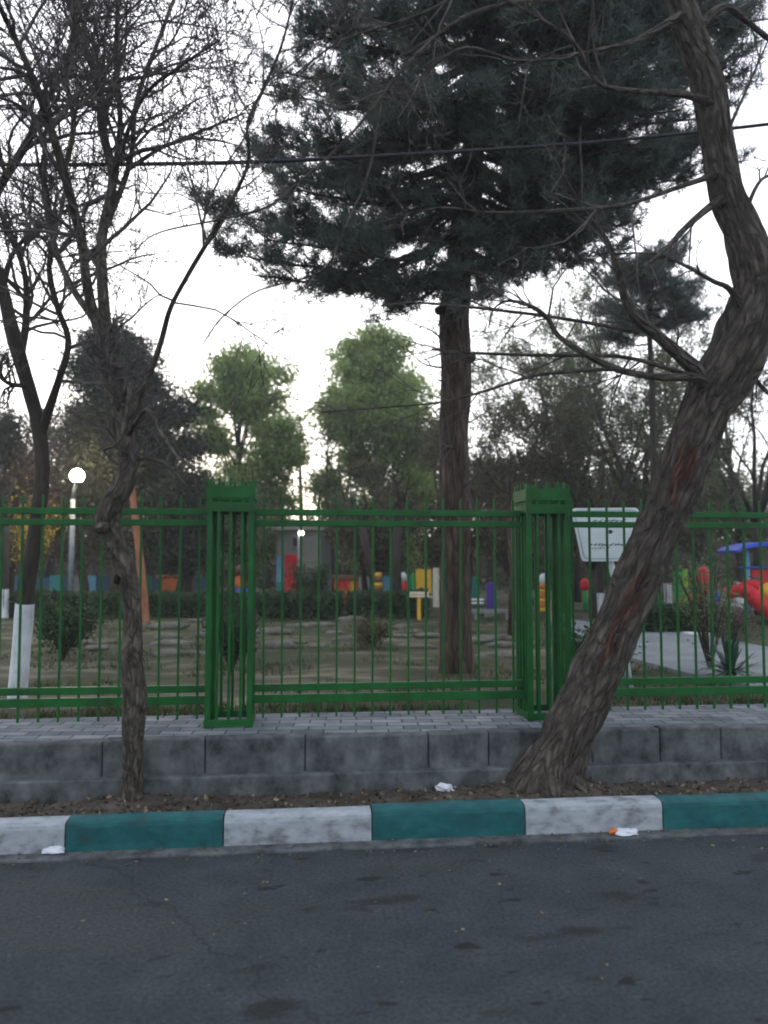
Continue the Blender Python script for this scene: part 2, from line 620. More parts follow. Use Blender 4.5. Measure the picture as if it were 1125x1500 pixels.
def surf_pavers():
    m = mat('grey_pavers', [(.25, (.10, .115, .13)), (.5, (.19, .21, .23)), (.75, (.27, .29, .31))], scale=3.5, rough=.85, bump=.3, bscale=60, dist=.006)
    n, l = m.node_tree.nodes, m.node_tree.links
    p = n['Principled BSDF']
    base = p.inputs['Base Color'].links[0].from_socket
    g = n.new('ShaderNodeNewGeometry')
    mp = n.new('ShaderNodeMapping')
    mp.inputs['Rotation'].default_value = (0, 0, R(4))
    l.new(g.outputs['Position'], mp.inputs[0])
    b = n.new('ShaderNodeTexBrick')
    b.inputs['Scale'].default_value = 1
    b.inputs['Brick Width'].default_value = .21
    b.inputs['Row Height'].default_value = .105
    b.inputs['Mortar Size'].default_value = .006
    b.inputs['Mortar Smooth'].default_value = .3
    b.inputs['Bias'].default_value = 0
    b.inputs['Color1'].default_value = (.62, .64, .66, 1)
    b.inputs['Color2'].default_value = (1.25, 1.22, 1.2, 1)
    b.inputs['Mortar'].default_value = (.26, .25, .24, 1)
    l.new(mp.outputs[0], b.inputs['Vector'])
    x = n.new('ShaderNodeMixRGB')
    x.blend_type = 'MULTIPLY'
    x.inputs[0].default_value = 1
    l.new(base, x.inputs[1])
    l.new(b.outputs['Color'], x.inputs[2])
    l.new(x.outputs[0], p.inputs['Base Color'])
    bp = n.new('ShaderNodeBump')
    bp.invert = True
    bp.inputs['Strength'].default_value = .8
    bp.inputs['Distance'].default_value = .01
    l.new(b.outputs['Fac'], bp.inputs['Height'])
    old = p.inputs['Normal'].links[0].from_socket
    l.new(old, bp.inputs['Normal'])
    l.new(bp.outputs[0], p.inputs['Normal'])
    return m


M['asphalt'] = surf_asphalt()
M['pavers'] = surf_pavers()
M['soil'] = mat('dusty_soil', [(.25, (.030, .024, .019)), (.5, (.075, .062, .050)), (.75, (.13, .11, .09))], scale=6, rough=1, bump=.9, bscale=40, dist=.03)
M['park'] = mat('patchy_park_ground', [(.30, (.014, .026, .008)), (.42, (.032, .042, .014)), (.52, (.062, .057, .030)), (.60, (.12, .108, .07)), (.72, (.21, .19, .14))],
                scale=1.15, rough=1, bump=.6, bscale=30, dist=.03, stretch=(.55, 1.3, 1))
M['concrete'] = mat('stained_concrete', [(.31, (.025, .028, .03)), (.42, (.062, .067, .07)), (.54, (.10, .107, .11)), (.70, (.155, .16, .162))], scale=8, detail=12, stretch=(1, 1, .8), rough=.9, bump=.5, bscale=45, dist=.008)
M['pale_path'] = mat('pale_path', [(.3, (.14, .155, .16)), (.6, (.21, .225, .23)), (.8, (.27, .285, .285))], scale=2, rough=.9, bump=.3, bscale=50, dist=.005)
M['kerb_white'] = mat('worn_white_paint', [(.28, (.07, .075, .08)), (.38, (.18, .19, .20)), (.48, (.29, .31, .34)), (.75, (.42, .44, .48))], scale=12, stretch=(.6, 1, 1), detail=9, rough=.7, bump=.5, bscale=40, dist=.006)
M['kerb_teal'] = mat('worn_teal_paint', [(.30, (.03, .045, .048)), (.38, (.006, .065, .072)), (.55, (.008, .095, .102)), (.8, (.025, .135, .14))], scale=11, stretch=(.6, 1, 1), detail=8, rough=.65, bump=.4, bscale=40, dist=.006)
M['rock'] = mat('pale_stone', [(.3, (.06, .056, .045)), (.55, (.125, .117, .095)), (.8, (.20, .19, .16))], scale=7, rough=.95, bump=.6)
M['litter_leaf'] = mat('dry_leaves', [(.3, (.05, .035, .02)), (.55, (.12, .085, .05)), (.8, (.24, .19, .13))], scale=8, island=.8, rough=.9)
M['paper'] = paint('crumpled_paper', (.62, .63, .68), .7, .12)

# ------------------------------------------------------------------ the setting
ZK, ZS, ZP, ZG = .17, .12, .444, .43                 # kerb top, tree-strip soil, paved walk, park ground
YK = on_z(562, 1234, 0).y                            # road face of the painted kerb
YKB = on_z(562, 1178, ZK).y                          # its back
YE = on_z(562, 1077, ZP).y                           # edge of the paved walk
YF0 = on_z(562, 1061, ZP).y                          # front of the fence pillars
YF = YF0 + .15                                       # fence line
YL = YF + .32                                        # lawn begins


def sheet(x0, x1, y0, y1, nx, ny, zf, name, m, kind='structure'):
    xs = np.linspace(x0, x1, nx) if not isinstance(nx, np.ndarray) else nx
    ys = np.linspace(y0, y1, ny) if not isinstance(ny, np.ndarray) else ny
    v = [(x, y, zf(x, y)) for y in ys for x in xs]
    a, b = len(xs), len(ys)
    i = np.arange(b - 1)[:, None] * a
    j = np.arange(a - 1)[None, :]
    q = np.stack([i + j, i + j + 1, i + a + j + 1, i + a + j], axis=2).reshape(-1, 4)
    mb = MB()
    mb.add(v, [q])
    return mb.build(name, m, smooth=True, kind=kind)


def nz(x, y, s, seed=0):
    return mnoise.noise(Vector((x * s, y * s, seed)))


sheet(-110, 110, -60, YK + .05, 2, 2, lambda x, y: 0, 'road', M['asphalt'])
gm = MB()
gm.box((-20, YK - .10, -.05), (20, YK + .02, .012))
gm.build('gutter_strip', M['concrete'], kind='structure', bevel=.004)

rt_base = on_z(800, 1156, ZS)
lt_base = on_z(193, 1176, ZS)


def soil_z(x, y):
    h = ZS + .022 * nz(x, y, 3) + .014 * nz(x, y, 11, 4) + .008 * nz(x, y, 30, 2)
    d = math.hypot((x - rt_base.x) / 1.5, y - rt_base.y)
    h += .07 * math.exp(-(d / .22) ** 2)
    d = math.hypot((x - lt_base.x), y - lt_base.y)
    h += .025 * math.exp(-(d / .18) ** 2)
    return h


sheet(-6, 6, YKB - .06, YE + .05, 340, 22, soil_z, 'tree_strip_soil', M['soil'])
sheet(-20, -6, YKB - .06, YE + .05, 20, 4, lambda x, y: ZS, 'tree_strip_soil', M['soil'])
sheet(6, 20, YKB - .06, YE + .05, 20, 4, lambda x, y: ZS, 'tree_strip_soil', M['soil'])

pv = MB()
pv.box((-20, YE + .10, .2), (20, YL, ZP - .004))
pv.build('pavement', M['pavers'], kind='structure')

gx = np.concatenate([[-110, -70, -40, -22], np.linspace(-14, 18, 150), [26, 44, 80, 110]])
gy = np.concatenate([np.linspace(YL - .05, 24, 130), [28, 34, 45, 70, 110]])


def park_z(x, y):
    e = sm(YL, YL + .6, y)
    f = 1 - sm(18, 26, y)
    return ZG + .012 * (1 - e) - .01 + e * f * (.045 * nz(x, y, .9, 7) + .022 * nz(x, y, 3.1, 3))


sheet(0, 0, 0, 0, gx, gy, park_z, 'park_ground', M['park'])


def gpt(px, py, z=ZG):
    p = on_z(px, py, z)
    return Vector((p.x, p.y, park_z(p.x, p.y)))


# painted kerb stones, one thing each
KJ = [-330, -125, 95, 327, 545, 770, 972, 1180, 1400]
xs = []
for q in KJ:
    t = on_y(q, 1240, YK)
    r = ray(q, 1240)
    xs.append(t.x)
klabel = ['teal kerb stone beyond the left edge of the picture',
          'white kerb stone with flaking paint at far left, beside the crumpled bag',
          'teal kerb stone in front of the thin crooked tree',
          'smudged white kerb stone between two teal ones, under the left green fence pillar',
          'teal kerb stone in front of the scrap of paper on the soil',
          'white kerb stone at the foot of the big leaning tree, above the orange wrapper',
          'teal kerb stone at far right, next to the orange wrapper', 'white kerb stone beyond the right edge']
rng0 = random.Random(4)
for i in range(1, 7):
    b = MB()
    dz, dy = rng0.uniform(-.006, .006), rng0.uniform(-.006, .006)
    x0, x1 = xs[i] + .004, xs[i + 1] - .004
    nseg = 60
    prof = [(0, -.08), (0, .02), (.001, .06), (.002, .10), (.004, ZK - .035), (.010, ZK - .015), (.022, ZK - .005), (.05, ZK), (.09, ZK), (YKB - YK, ZK), (YKB - YK, -.08)]
    V = []
    for k in range(nseg + 1):
        x = x0 + (x1 - x0) * k / nseg
        for (py_, pz_) in prof:
            V.append((x, YK + dy + py_ + .004 * nz(x * 5, pz_ * 9, 1, i) + .009 * max(0, nz(x * 13, pz_ * 22, 1, i + 40) - .15) * (pz_ > 0) * (py_ < .06), pz_ + (dz + .004 * nz(x * 4, py_ * 6, 1, 9 + i) - (.012 * max(0, nz(x * 15, 3, 1, i + 70) - .1) if py_ < .06 else 0) if pz_ > 0 else 0)))
    npf = len(prof)
    ii = np.arange(nseg)[:, None] * npf
    jj = np.arange(npf - 1)[None, :]
    q = np.stack([ii + jj, ii + npf + jj, ii + npf + jj + 1, ii + jj + 1], axis=2).reshape(-1, 4)
    b.add(V, [q, np.arange(npf), (np.arange(npf) + nseg * npf)[::-1].copy()])
    o = b.build('kerb_stone', M['kerb_teal'] if i % 2 == 0 else M['kerb_white'], smooth=False)
    tag(o, klabel[i], 'kerb stone', 'painted kerb stones along the road')

# concrete edge stones of the raised walk and the footing below them
EJ = [-190, -20, 150, 300, 447, 628, 716, 868, 968, 1057, 1180]
ex = [on_y(q, 1100, YE).x for q in EJ]
for i in range(1, len(ex) - 1):
    b = MB()
    dy, dz = rng0.uniform(-.008, .008), rng0.uniform(-.006, .006)
    b.box((ex[i] + .002, YE + dy, .20), (ex[i + 1] - .002, YE + .098 + dy * .2, ZP + .004 + dz))
    o = b.build('edge_stone', M['concrete'], bevel=.012)
    tag(o, 'plain grey concrete edge stone holding up the paved walk, stained below', 'edge stone', 'concrete edge stones of the raised walk')
b = MB()
b.box((-6, YE - .07, -.02), (6, YE + .09, .235))
tag(b.build('concrete_footing', M['concrete'], bevel=.01), 'long low concrete footing running under the edge stones of the walk', 'footing')

# pale path to the playground
pp = [on_z(*q, ZG + .03) for q in [(800, 903), (1045, 934), (1135, 950), (1420, 990), (1420, 1060), (1135, 1012), (1000, 985), (915, 962), (840, 938)]]
b = MB()
b.prism([(p.x, p.y, ZG - .08) for p in pp], .118, (0, 0, 1))
b.build('path', M['pale_path'], kind='structure')

# ------------------------------------------------------------------ fence
def fence_x(px, y=YF):
    return on_y(px, 900, y).x


PX = [fence_x(303, YF0), fence_x(369, YF0), fence_x(772, YF0), fence_x(838, YF0)]
PWD = .31


def fence_panel(label, x0, x1):
    t = thing('fence_panel', label, 'fence panel', ((x0 + x1) / 2, YF, ZP), 'green railing panels between pillars')
    for z0, z1 in ((1.857, 1.899), (1.782, 1.824), (.655, .703), (.575, .632)):
        MB().box((x0, YF - .02, z0), (x1, YF + .02, z1)).build('rail', M['green_steel'], t, bevel=.003)
    n = max(2, round((x1 - x0) / .128))
    for k in range(n):
        x = x0 + (k + .5) * (x1 - x0) / n
        zt = 1.985 + rng0.uniform(-.006, .006)
        lean = rng0.uniform(-.004, .004)
        b = MB()
        s = .0070
        v = []
        for z, q in ((.475, s), (zt - .012, s), (zt, .004)):
            for a, c in ((-1, -1), (1, -1), (1, 1), (-1, 1)):
                v.append((x + a * q + lean * (z - 1), YF + c * q, z))
        b.add(v, [np.array([(3, 2, 1, 0), (8, 9, 10, 11)] + [(4 * e + j, 4 * e + (j + 1) % 4, 4 * e + 4 + (j + 1) % 4, 4 * e + 4 + j) for e in (0, 1) for j in range(4)])])
        b.build('picket', M['green_steel'], t)
    return t


def fence_pillar(label, xc):
    t = thing('fence_pillar', label, 'fence pillar', (xc, YF, ZP), 'green lattice fence pillars')
    x0, x1, y0, y1 = xc - PWD / 2, xc + PWD / 2, YF0, YF0 + .32
    top = 2.10
    for x in (x0 + .018, x1 - .018):
        for y in (y0 + .018, y1 - .018):
            MB().box((x - .018, y - .018, ZP), (x + .018, y + .018, top - .02)).build('corner_post', M['green_steel'], t, bevel=.002)
    for f in (.25, .5, .75):
        x = x0 + f * (x1 - x0)
        for y in (y0 + .012, y1 - .012):
            MB().box((x - .009, y - .009, ZP + .05), (x + .009, y + .009, top)).build('upright_bar', M['green_steel'], t)
        y = y0 + f * (y1 - y0)
        for x_ in (x0 + .012, x1 - .012):
            MB().box((x_ - .009, y - .009, ZP + .05), (x_ + .009, y + .009, top)).build('upright_bar', M['green_steel'], t)
    e = .006
    for nm, z0, z1 in (('top_band', 1.965, 2.045), ('top_band', 1.872, 1.94), ('base_band', ZP + .004, ZP + .05)):
        b = MB()
        b.box((x0 - e, y0 - e, z0), (x1 + e, y0 - e + .005, z1))
        b.box((x0 - e, y1 + e - .005, z0), (x1 + e, y1 + e, z1))
        b.box((x0 - e, y0 - e + .006, z0), (x0 - e + .005, y1 + e - .006, z1))
        b.box((x1 + e - .005, y0 - e + .006, z0), (x1 + e, y1 + e - .006, z1))
        b.build(nm, M['green_steel'], t)
    MB().box((x0 + .002, y0 + .002, 1.948), (x1 - .002, y1 - .002, 1.956)).build('cap_plate', M['green_steel'], t)
    return t


c1, c2 = (PX[0] + PX[1]) / 2, (PX[2] + PX[3]) / 2
fence_pillar('green steel lattice pillar of the fence, left of the tall pine trunk', c1)
fence_pillar('green steel lattice pillar of the fence, partly behind the big leaning tree', c2)
fence_panel('green railing panel behind the thin crooked tree, left of both pillars', c1 - PWD / 2 - 2.2, c1 - PWD / 2 - .002)
fence_panel('green railing panel between the two lattice pillars, in front of the tall pine', c1 + PWD / 2 + .002, c2 - PWD / 2 - .002)
fence_panel('green railing panel behind the big leaning tree, right of both pillars', c2 + PWD / 2 + .002, c2 + PWD / 2 + 2.35)

# ------------------------------------------------------------------ trees: branch growing
def perp(d, rng):
    while True:
        v = Vector((rng.gauss(0, 1), rng.gauss(0, 1), rng.gauss(0, 1)))
        v = v - d * v.dot(d)
        if v.length > .05:
            return v.normalized()


def grow(mb, rng, p, d, L, r, lvl, maxl, kids, up=.15, wander=.22, ends=None, ang=(25, 60), rmin=.0016):
    n = max(3, min(8, int(L / .09)))
    pts, rad, dirs = [p], [r], [d]
    for i in range(n):
        d = (d + Vector((rng.gauss(0, wander), rng.gauss(0, wander), rng.gauss(0, wander))) + UP * up * .3).normalized()
        p = p + d * (L / n)
        pts.append(p)
        dirs.append(d)
        rad.append(max(rmin, r * (1 - .75 * (i + 1) / n)))
    mb.tube(pts, rad, 5 if lvl <= 1 else (4 if lvl == 2 else 3), cap=False)
    if ends is not None and lvl >= maxl - 1:
        ends.extend(pts[1:])
    if lvl < maxl:
        sprout(mb, rng, pts, rad, L, lvl, maxl, kids, up, wander, ends, ang, rmin)


def sprout(mb, rng, pts, rad, L, lvl, maxl, kids, up=.15, wander=.22, ends=None, ang=(25, 60), rmin=.0016, t0=.15, ratio=(.35, .62)):
    for k in range(kids[lvl]):
        t = t0 + (1 - t0) * rng.random() ** .85
        q = t * (len(pts) - 1)
        i = min(int(q), len(pts) - 2)
        tan = (pts[i + 1] - pts[i]).normalized()
        a = R(rng.uniform(*ang))
        cd = (tan * math.cos(a) + perp(tan, rng) * math.sin(a) + UP * up).normalized()
        p = pts[i].lerp(pts[i + 1], q - i)
        grow(mb, rng, p, cd, L * rng.uniform(*ratio) * (1.15 - .45 * t), max(rmin, rad[i] * rng.uniform(.45, .65)),
             lvl + 1, maxl, kids, up, wander, ends, ang, rmin)


def plen(pts):
    return sum((pts[i + 1] - pts[i]).length for i in range(len(pts) - 1))


def ridged(seed, amp=.10, fr=5.0, lumps=.06):
    """bark ridges and lumps for a thick trunk, as a factor on the radius"""
    def f(c, s, along, r):
        a = mnoise.noise(Vector((c * fr, s * fr, along * 2.6 + seed)))
        b_ = mnoise.noise(Vector((c * fr * 2.3, s * fr * 2.3, along * 7 + seed)))
        g = mnoise.noise(Vector((c * 1.1, s * 1.1, along * 3.3 + seed * 3)))
        return 1 + amp * (abs(a) * 1.6 - .4) + amp * .45 * b_ + lumps * 2 * g
    return f


# --- the thin crooked tree on the left
rl = random.Random(11)
D0 = (lt_base - CAM).dot(fwd)
LT = thing('bare_street_tree', 'thin crooked bare tree growing from the soil strip at the left kerb', 'tree', lt_base)
rows = [(193, 1190, 40, D0), (193, 1172, 34, D0), (194, 1130, 29, D0), (195, 1070, 30, D0), (197, 1015, 35, D0), (193, 965, 31, D0), (195, 920, 26, D0), (191, 870, 27, D0),
        (181, 825, 29, D0 + .02), (166, 790, 31, D0 + .03), (157, 765, 34, D0 + .03), (164, 738, 32, D0), (181, 710, 30, D0 - .02), (188, 670, 29, D0), (178, 610, 31, D0 + .05), (164, 550, 32, D0 + .1), (156, 500, 27, D0 + .1)]
pts, rad = limb(rows, 14)
wl = [at(208, y, D0 - .04) for y in (1040, 1070, 1100, 1130, 1160)] + [at(190, 958, D0 - .06), at(197, 975, D0 - .06)]


def wound_l(p):
    return max(math.exp(-((p - q).length / .035) ** 2) for q in wl)


b = MB()
b.tube(pts, rad, 40, bump=ridged(2.2, .14, 3.4, .05), wound=wound_l)
kn = at(152, 770, D0 - .02)
b.tube([kn, at(146, 774, D0 - .06), at(142, 777, D0 - .08)], [.04, .034, .018], 10, bump=ridged(5, .15, 2, .1))
b.tube([at(172, 850, D0), at(176, 838, D0 - .05), at(182, 845, D0 - .1), at(184, 862, D0 - .08)], [.03, .026, .022, .012], 8, bump=ridged(7, .12, 2, .1))
ep = MB()
tp_, tr_ = limb([(184, 705, 10, D0), (188, 670, 10, D0), (178, 610, 10, D0), (164, 550, 10, D0), (150, 490, 10, D0)], 6)
sprout(ep, rl, tp_, tr_, 1.0, 0, 2, [46, 7, 0], up=.12, wander=.4, ang=(25, 85), t0=.1, ratio=(.14, .45), rmin=.002)
b.build('trunk', M['bark_left'], LT, smooth=True)
ep.build('shoots', M['twig'], LT, kind='stuff')
LL = [
    [(160, 520, 22, D0 + .1), (138, 460, 17, D0 + .1), (128, 420, 15, D0), (118, 350, 14, D0 - .1), (94, 255, 13, D0 - .3), (68, 170, 12, D0 - .45), (40, 95, 10, D0 - .6), (2, 15, 8, D0 - .8), (-30, -60, 6, D0 - 1)],
    [(158, 510, 20, D0 + .1), (150, 420, 16, D0 + .2), (150, 345, 15, D0 + .3), (165, 262, 14, D0 + .4), (150, 190, 12, D0 + .4), (143, 118, 12, D0 + .4), (116, 50, 10, D0 + .5), (98, -30, 8, D0 + .5)],
    [(168, 265, 10, D0 + .4), (176, 180, 8, D0 + .4), (170, 90, 7, D0 + .3), (172, 0, 6, D0 + .2), (165, -60, 5, D0 + .2)],
    [(182, 640, 15, D0), (215, 560, 9, D0 - .1), (236, 500, 8, D0 - .2), (250, 450, 7.5, D0 - .3), (278, 398, 7, D0 - .4), (318, 330, 6.5, D0 - .5), (362, 245, 5.5, D0 - .6), (363, 180, 5, D0 - .65), (388, 125, 4.5, D0 - .7), (412, 68, 4, D0 - .8), (432, -10, 3, D0 - .9)],
    [(150, 345, 10, D0 + .3), (190, 240, 8, D0 + .5), (200, 150, 7, D0 + .7), (232, 60, 6, D0 + .8), (262, -20, 5, D0 + 1)],
    [(140, 470, 12, D0 + .1), (105, 420, 10, D0 + .3), (80, 360, 9, D0 + .5), (65, 280, 8, D0 + .7), (62, 200, 7, D0 + .8), (20, 130, 6, D0 + .9)],
    [(94, 255, 8, D0 - .3), (108, 180, 8, D0 - .2), (96, 110, 8, D0 - .2), (108, 40, 7, D0 - .2), (110, -40, 6, D0 - .2)],
    [(165, 262, 8, D0 + .4), (205, 150, 6, D0 + .2), (260, 100, 4, D0), (320, 60, 3, D0 - .2)],
    [(185, 250, 7, D0 + .4), (240, 215, 5, D0 + .4), (300, 190, 4, D0 + .4), (360, 165, 3, D0 + .4)],
    [(175, 600, 9, D0), (190, 560, 7, D0 - .2), (178, 640, 5, D0 - .35), (150, 660, 4, D0 - .4)],
    [(186, 640, 9, D0), (215, 600, 6, D0 - .25), (240, 640, 5, D0 - .4), (262, 670, 4, D0 - .5), (285, 685, 3, D0 - .55)],
]
buds = []
nprng = np.random.default_rng(5)
for k, rw in enumerate(LL):
    pts, rad = limb(rw, 6)
    b = MB()
    b.tube(pts, rad, 9, bump=ridged(k + 1.5, .05, 2.2, .08))
    tw = MB()
    ends = []
    if k < 9:
        kd = [21 if k < 7 else 12, 8, 4, 0]
        sprout(tw, rl, pts, rad, min(plen(pts), 1.9), 0, 3, kd, up=.08, wander=.17, ends=ends, ang=(25, 80), t0=.12 if k != 3 else .3, ratio=(.28, .55), rmin=.0021)
    o = b.build('limb', M['bark_left'], LT, smooth=True)
    if tw.n:
        C = np.array([tuple(p) for p in ends])
        C = C[nprng.random(len(C)) < .28] + nprng.normal(size=(1, 3)) * .004
        tw.build('twigs', M['twig'], o, kind='stuff')
        bd = MB()
        bd.leaves(C, .022, .012, nprng, up=.5)
        bd.build('buds', M['pinkbrown'], o, kind='stuff')

# --- the big leaning tree on the right
rr_ = random.Random(23)
D1 = (rt_base - CAM).dot(fwd)
RT = thing('leaning_street_tree', 'big bare leaning tree with torn reddish bark, growing from the soil strip at right', 'tree', rt_base)
rows = [(790, 1180, 122, D1), (799, 1150, 98, D1), (816, 1112, 80, D1 + .02), (847, 1045, 72, D1 + .04), (886, 960, 68, D1 + .06), (916, 890, 65, D1 + .05), (945, 822, 66, D1 + .03), (968, 772, 62, D1 + .02), (983, 730, 65, D1), (1002, 680, 69, D1 - .02), (1031, 608, 65, D1 - .04), (1057, 556, 78, D1 - .06),
        (1091, 490, 77, D1 - .08), (1108, 425, 66, D1 - .1), (1094, 360, 54, D1 - .1), (1066, 285, 47, D1 - .1), (1050, 205, 45, D1 - .12), (1036, 120, 44, D1 - .15), (1008, 40, 40, D1 - .2), (985, -50, 36, D1 - .25), (975, -150, 28, D1 - .3), (985, -280, 18, D1 - .3)]
pts, rad = limb(rows, 16)
wr = [[(at(1008, 662, D1 - .17), .075), (at(1000, 690, D1 - .17), .095), (at(988, 718, D1 - .17), .07)],
      [(at(958, 815, D1 - .14), .03), (at(944, 850, D1 - .13), .06), (at(922, 885, D1 - .11), .085), (at(908, 920, D1 - .1), .075), (at(890, 955, D1 - .1), .05), (at(872, 990, D1 - .1), .025)],
      [(at(990, 735, D1 - .15), .03), (at(972, 775, D1 - .15), .025)]]


def wound_r(p):
    best = 0
    for ch in wr:
        for (q0, s0), (q1, s1) in zip(ch, ch[1:]):
            e = q1 - q0
            t = max(0, min(1, (p - q0).dot(e) / e.dot(e)))
            best = max(best, math.exp(-((p - q0 - e * t).length / (s0 + (s1 - s0) * t)) ** 4))
    return best


b = MB()
b.tube(pts, rad, 64, bump=ridged(9.1, .19, 4.6, .065), wound=wound_r)
for a0 in (2.6, 3.6, 4.6, 5.7, .3):      # root flare
    dv = Vector((math.cos(a0), math.sin(a0), 0))
    b.tube([rt_base + UP * .20 + dv * .05 + Vector((.03, 0, 0)), rt_base + UP * .10 + dv * .13, rt_base + UP * .03 + dv * .22, rt_base - UP * .05 + dv * .32], [.10, .08, .055, .02], 12, bump=ridged(a0, .1, 2, .1))
b.build('trunk', M['bark'], RT, smooth=True)
RL = [
    ([(1040, 575, 30, D1 - .1), (1022, 545, 26, D1 - .12), (1000, 524, 20, D1 - .15), (955, 485, 17, D1 - .2), (930, 465, 15, D1 - .22), (913, 430, 12, D1 - .25), (905, 395, 9, D1 - .3), (888, 350, 7, D1 - .35), (850, 300, 5, D1 - .4), (810, 230, 3, D1 - .5)], 12),
    ([(1035, 565, 20, D1 - .14), (1015, 553, 14, D1 - .2), (960, 552, 11, D1 - .25), (905, 541, 10, D1 - .3), (855, 517, 9, D1 - .3), (818, 492, 8, D1 - .3), (802, 466, 7.5, D1 - .3), (775, 447, 6, D1 - .3), (742, 441, 4, D1 - .3), (722, 455, 2.5, D1 - .3), (716, 480, 2, D1 - .3)], 10),
    ([(935, 487, 8, D1 - .22), (880, 476, 6, D1 - .2), (800, 463, 5, D1 - .1), (700, 451, 4.5, D1), (620, 444, 3.5, D1), (558, 448, 2.5, D1)], 8),
    ([(1005, 548, 8, D1 - .18), (985, 542, 8, D1 - .18), (930, 526, 6.5, D1 - .1), (880, 521, 6, D1), (780, 520, 5, D1 + .1), (690, 517, 4, D1 + .2), (632, 512, 3, D1 + .2)], 8),
    ([(900, 541, 5.5, D1 - .3), (850, 543, 5.5, D1 - .3), (780, 551, 5, D1 - .3), (700, 576, 4, D1 - .25), (640, 590, 3, D1 - .2), (560, 597, 2.5, D1 - .2), (470, 604, 2, D1 - .2)], 7),
    ([(1060, 292, 15, D1 - .14), (1040, 303, 12, D1 - .2), (1003, 335, 9, D1 - .3), (972, 368, 6, D1 - .4), (940, 392, 4, D1 - .5)], 8),
    ([(1052, 255, 11, D1 - .14), (1030, 262, 9, D1 - .2), (992, 275, 7, D1 - .3), (912, 300, 6, D1 - .5), (812, 309, 5, D1 - .6), (712, 311, 4, D1 - .7), (640, 305, 3, D1 - .8), (540, 330, 2, D1 - .8)], 9),
    ([(1040, 150, 13, D1 - .2), (1000, 138, 10, D1 - .3), (947, 135, 8, D1 - .4), (884, 126, 7, D1 - .5), (862, 100, 6.5, D1 - .55), (847, 70, 6, D1 - .6), (812, 40, 5, D1 - .7), (762, 12, 4, D1 - .8), (700, -30, 3, D1 - .9)], 12),
    ([(1000, 20, 14, D1 - .25), (930, 60, 9, D1 - .4), (842, 80, 6, D1 - .5), (762, 90, 5, D1 - .6), (682, 70, 4.5, D1 - .7), (622, 108, 4, D1 - .75), (590, 140, 2.5, D1 - .8)], 12),
    ([(990, -20, 14, D1 - .25), (900, -10, 10, D1 - .5), (800, 0, 8, D1 - .7), (690, 20, 6, D1 - .9), (600, 90, 5, D1 - 1), (520, 190, 4.5, D1 - 1.05), (450, 258, 4, D1 - 1.1), (392, 303, 3.8, D1 - 1.1), (330, 320, 3.2, D1 - 1.1), (235, 340, 2.6, D1 - 1.1), (200, 366, 2, D1 - 1.1), (178, 400, 1.5, D1 - 1.1)], 10),
    ([(1095, 470, 16, D1 - .14), (1070, 425, 9, D1 - .2), (1045, 412, 7, D1 - .25), (1005, 390, 5, D1 - .3), (960, 372, 3.5, D1 - .4), (900, 372, 2.5, D1 - .5)], 8),
    ([(1010, 50, 14, D1 - .1), (1060, 10, 11, D1), (1095, 32, 9, D1 + .1), (1128, 58, 8, D1 + .2), (1180, 90, 6, D1 + .3)], 8),
    ([(1085, 330, 8, D1 - .05), (1110, 270, 5, D1 + .1), (1135, 255, 4, D1 + .3), (1180, 250, 3, D1 + .4)], 7),
    ([(1062, 200, 7, D1 - .05), (1085, 150, 4, D1 + .2), (1105, 105, 3, D1 + .3), (1125, 60, 2, D1 + .4)], 6),
    ([(800, 0, 8, D1 - .7), (700, -20, 6, D1 - .6), (640, 10, 5, D1 - .5), (590, 30, 4, D1 - .5), (500, 60, 3, D1 - .5), (430, 110, 2, D1 - .5)], 10),
    ([(560, 140, 4, D1 - 1.0), (540, 250, 3.2, D1 - 1.05), (500, 345, 3, D1 - 1.1), (470, 398, 3, D1 - 1.1), (380, 425, 2.6, D1 - 1.1), (326, 464, 2.6, D1 - 1.1), (296, 506, 1.8, D1 - 1.1)], 3),
    ([(1085, 520, 8, D1 + .05), (1110, 560, 6, D1 + .2), (1140, 590, 4, D1 + .3)], 5),
]
for k, (rw, nk) in enumerate(RL):
    pts, rad = limb(rw, 6)
    b = MB()
    b.tube(pts, rad, 9, bump=ridged(k + 30.5, .05, 2.2, .07))
    tw = MB()
    ends = []
    sprout(tw, rr_, pts, [min(r_, .012) for r_ in rad], min(plen(pts), 1.5), 0, 2, [nk, 4, 2, 0], up=.06, wander=.14, ends=ends, ang=(20, 70), t0=.25, ratio=(.22, .45))
    o = b.build('limb', M['bark'], RT, smooth=True)
    tw.build('twigs', M['twig'], o, kind='stuff')
    C = np.array([tuple(p) for p in ends])
    C = C[nprng.random(len(C)) < .25]
    bd = MB()
    bd.leaves(C, .02, .011, nprng, up=.3)
    bd.build('buds', M['olive'], o, kind='stuff')

# --- the tall pine
PB = gpt(668, 985)
DP = (PB - CAM).dot(fwd)
PT = thing('pine_tree', 'tall dark pine with a single straight trunk behind the railing between the pillars', 'pine tree', PB)
rows = [(668, 1000, 58, DP), (668, 975, 50, DP), (667, 900, 46, DP), (668, 760, 43, DP), (665, 650, 42, DP), (668, 550, 45, DP), (665, 470, 44, DP), (672, 400, 40, DP), (682, 300, 37, DP), (696, 200, 33, DP), (706, 100, 28, DP), (712, 0, 23, DP), (716, -150, 15, DP), (716, -330, 6, DP)]
pts, rad = limb(rows, 8)
b = MB()
b.tube(pts, rad, 24, bump=ridged(17.3, .08, 2.6, .05))
for (sx, sy, ex_, ey_) in ((650, 452, 640, 456), (684, 520, 694, 525)):
    b.tube([at(665, sy, DP), at(sx, sy, DP - .06), at(ex_, ey_, DP - .1)], [.05, .05, .04], 8)
b.build('trunk', M['pine_bark'], PT, smooth=True)
dead = MB()
rdd = random.Random(3)
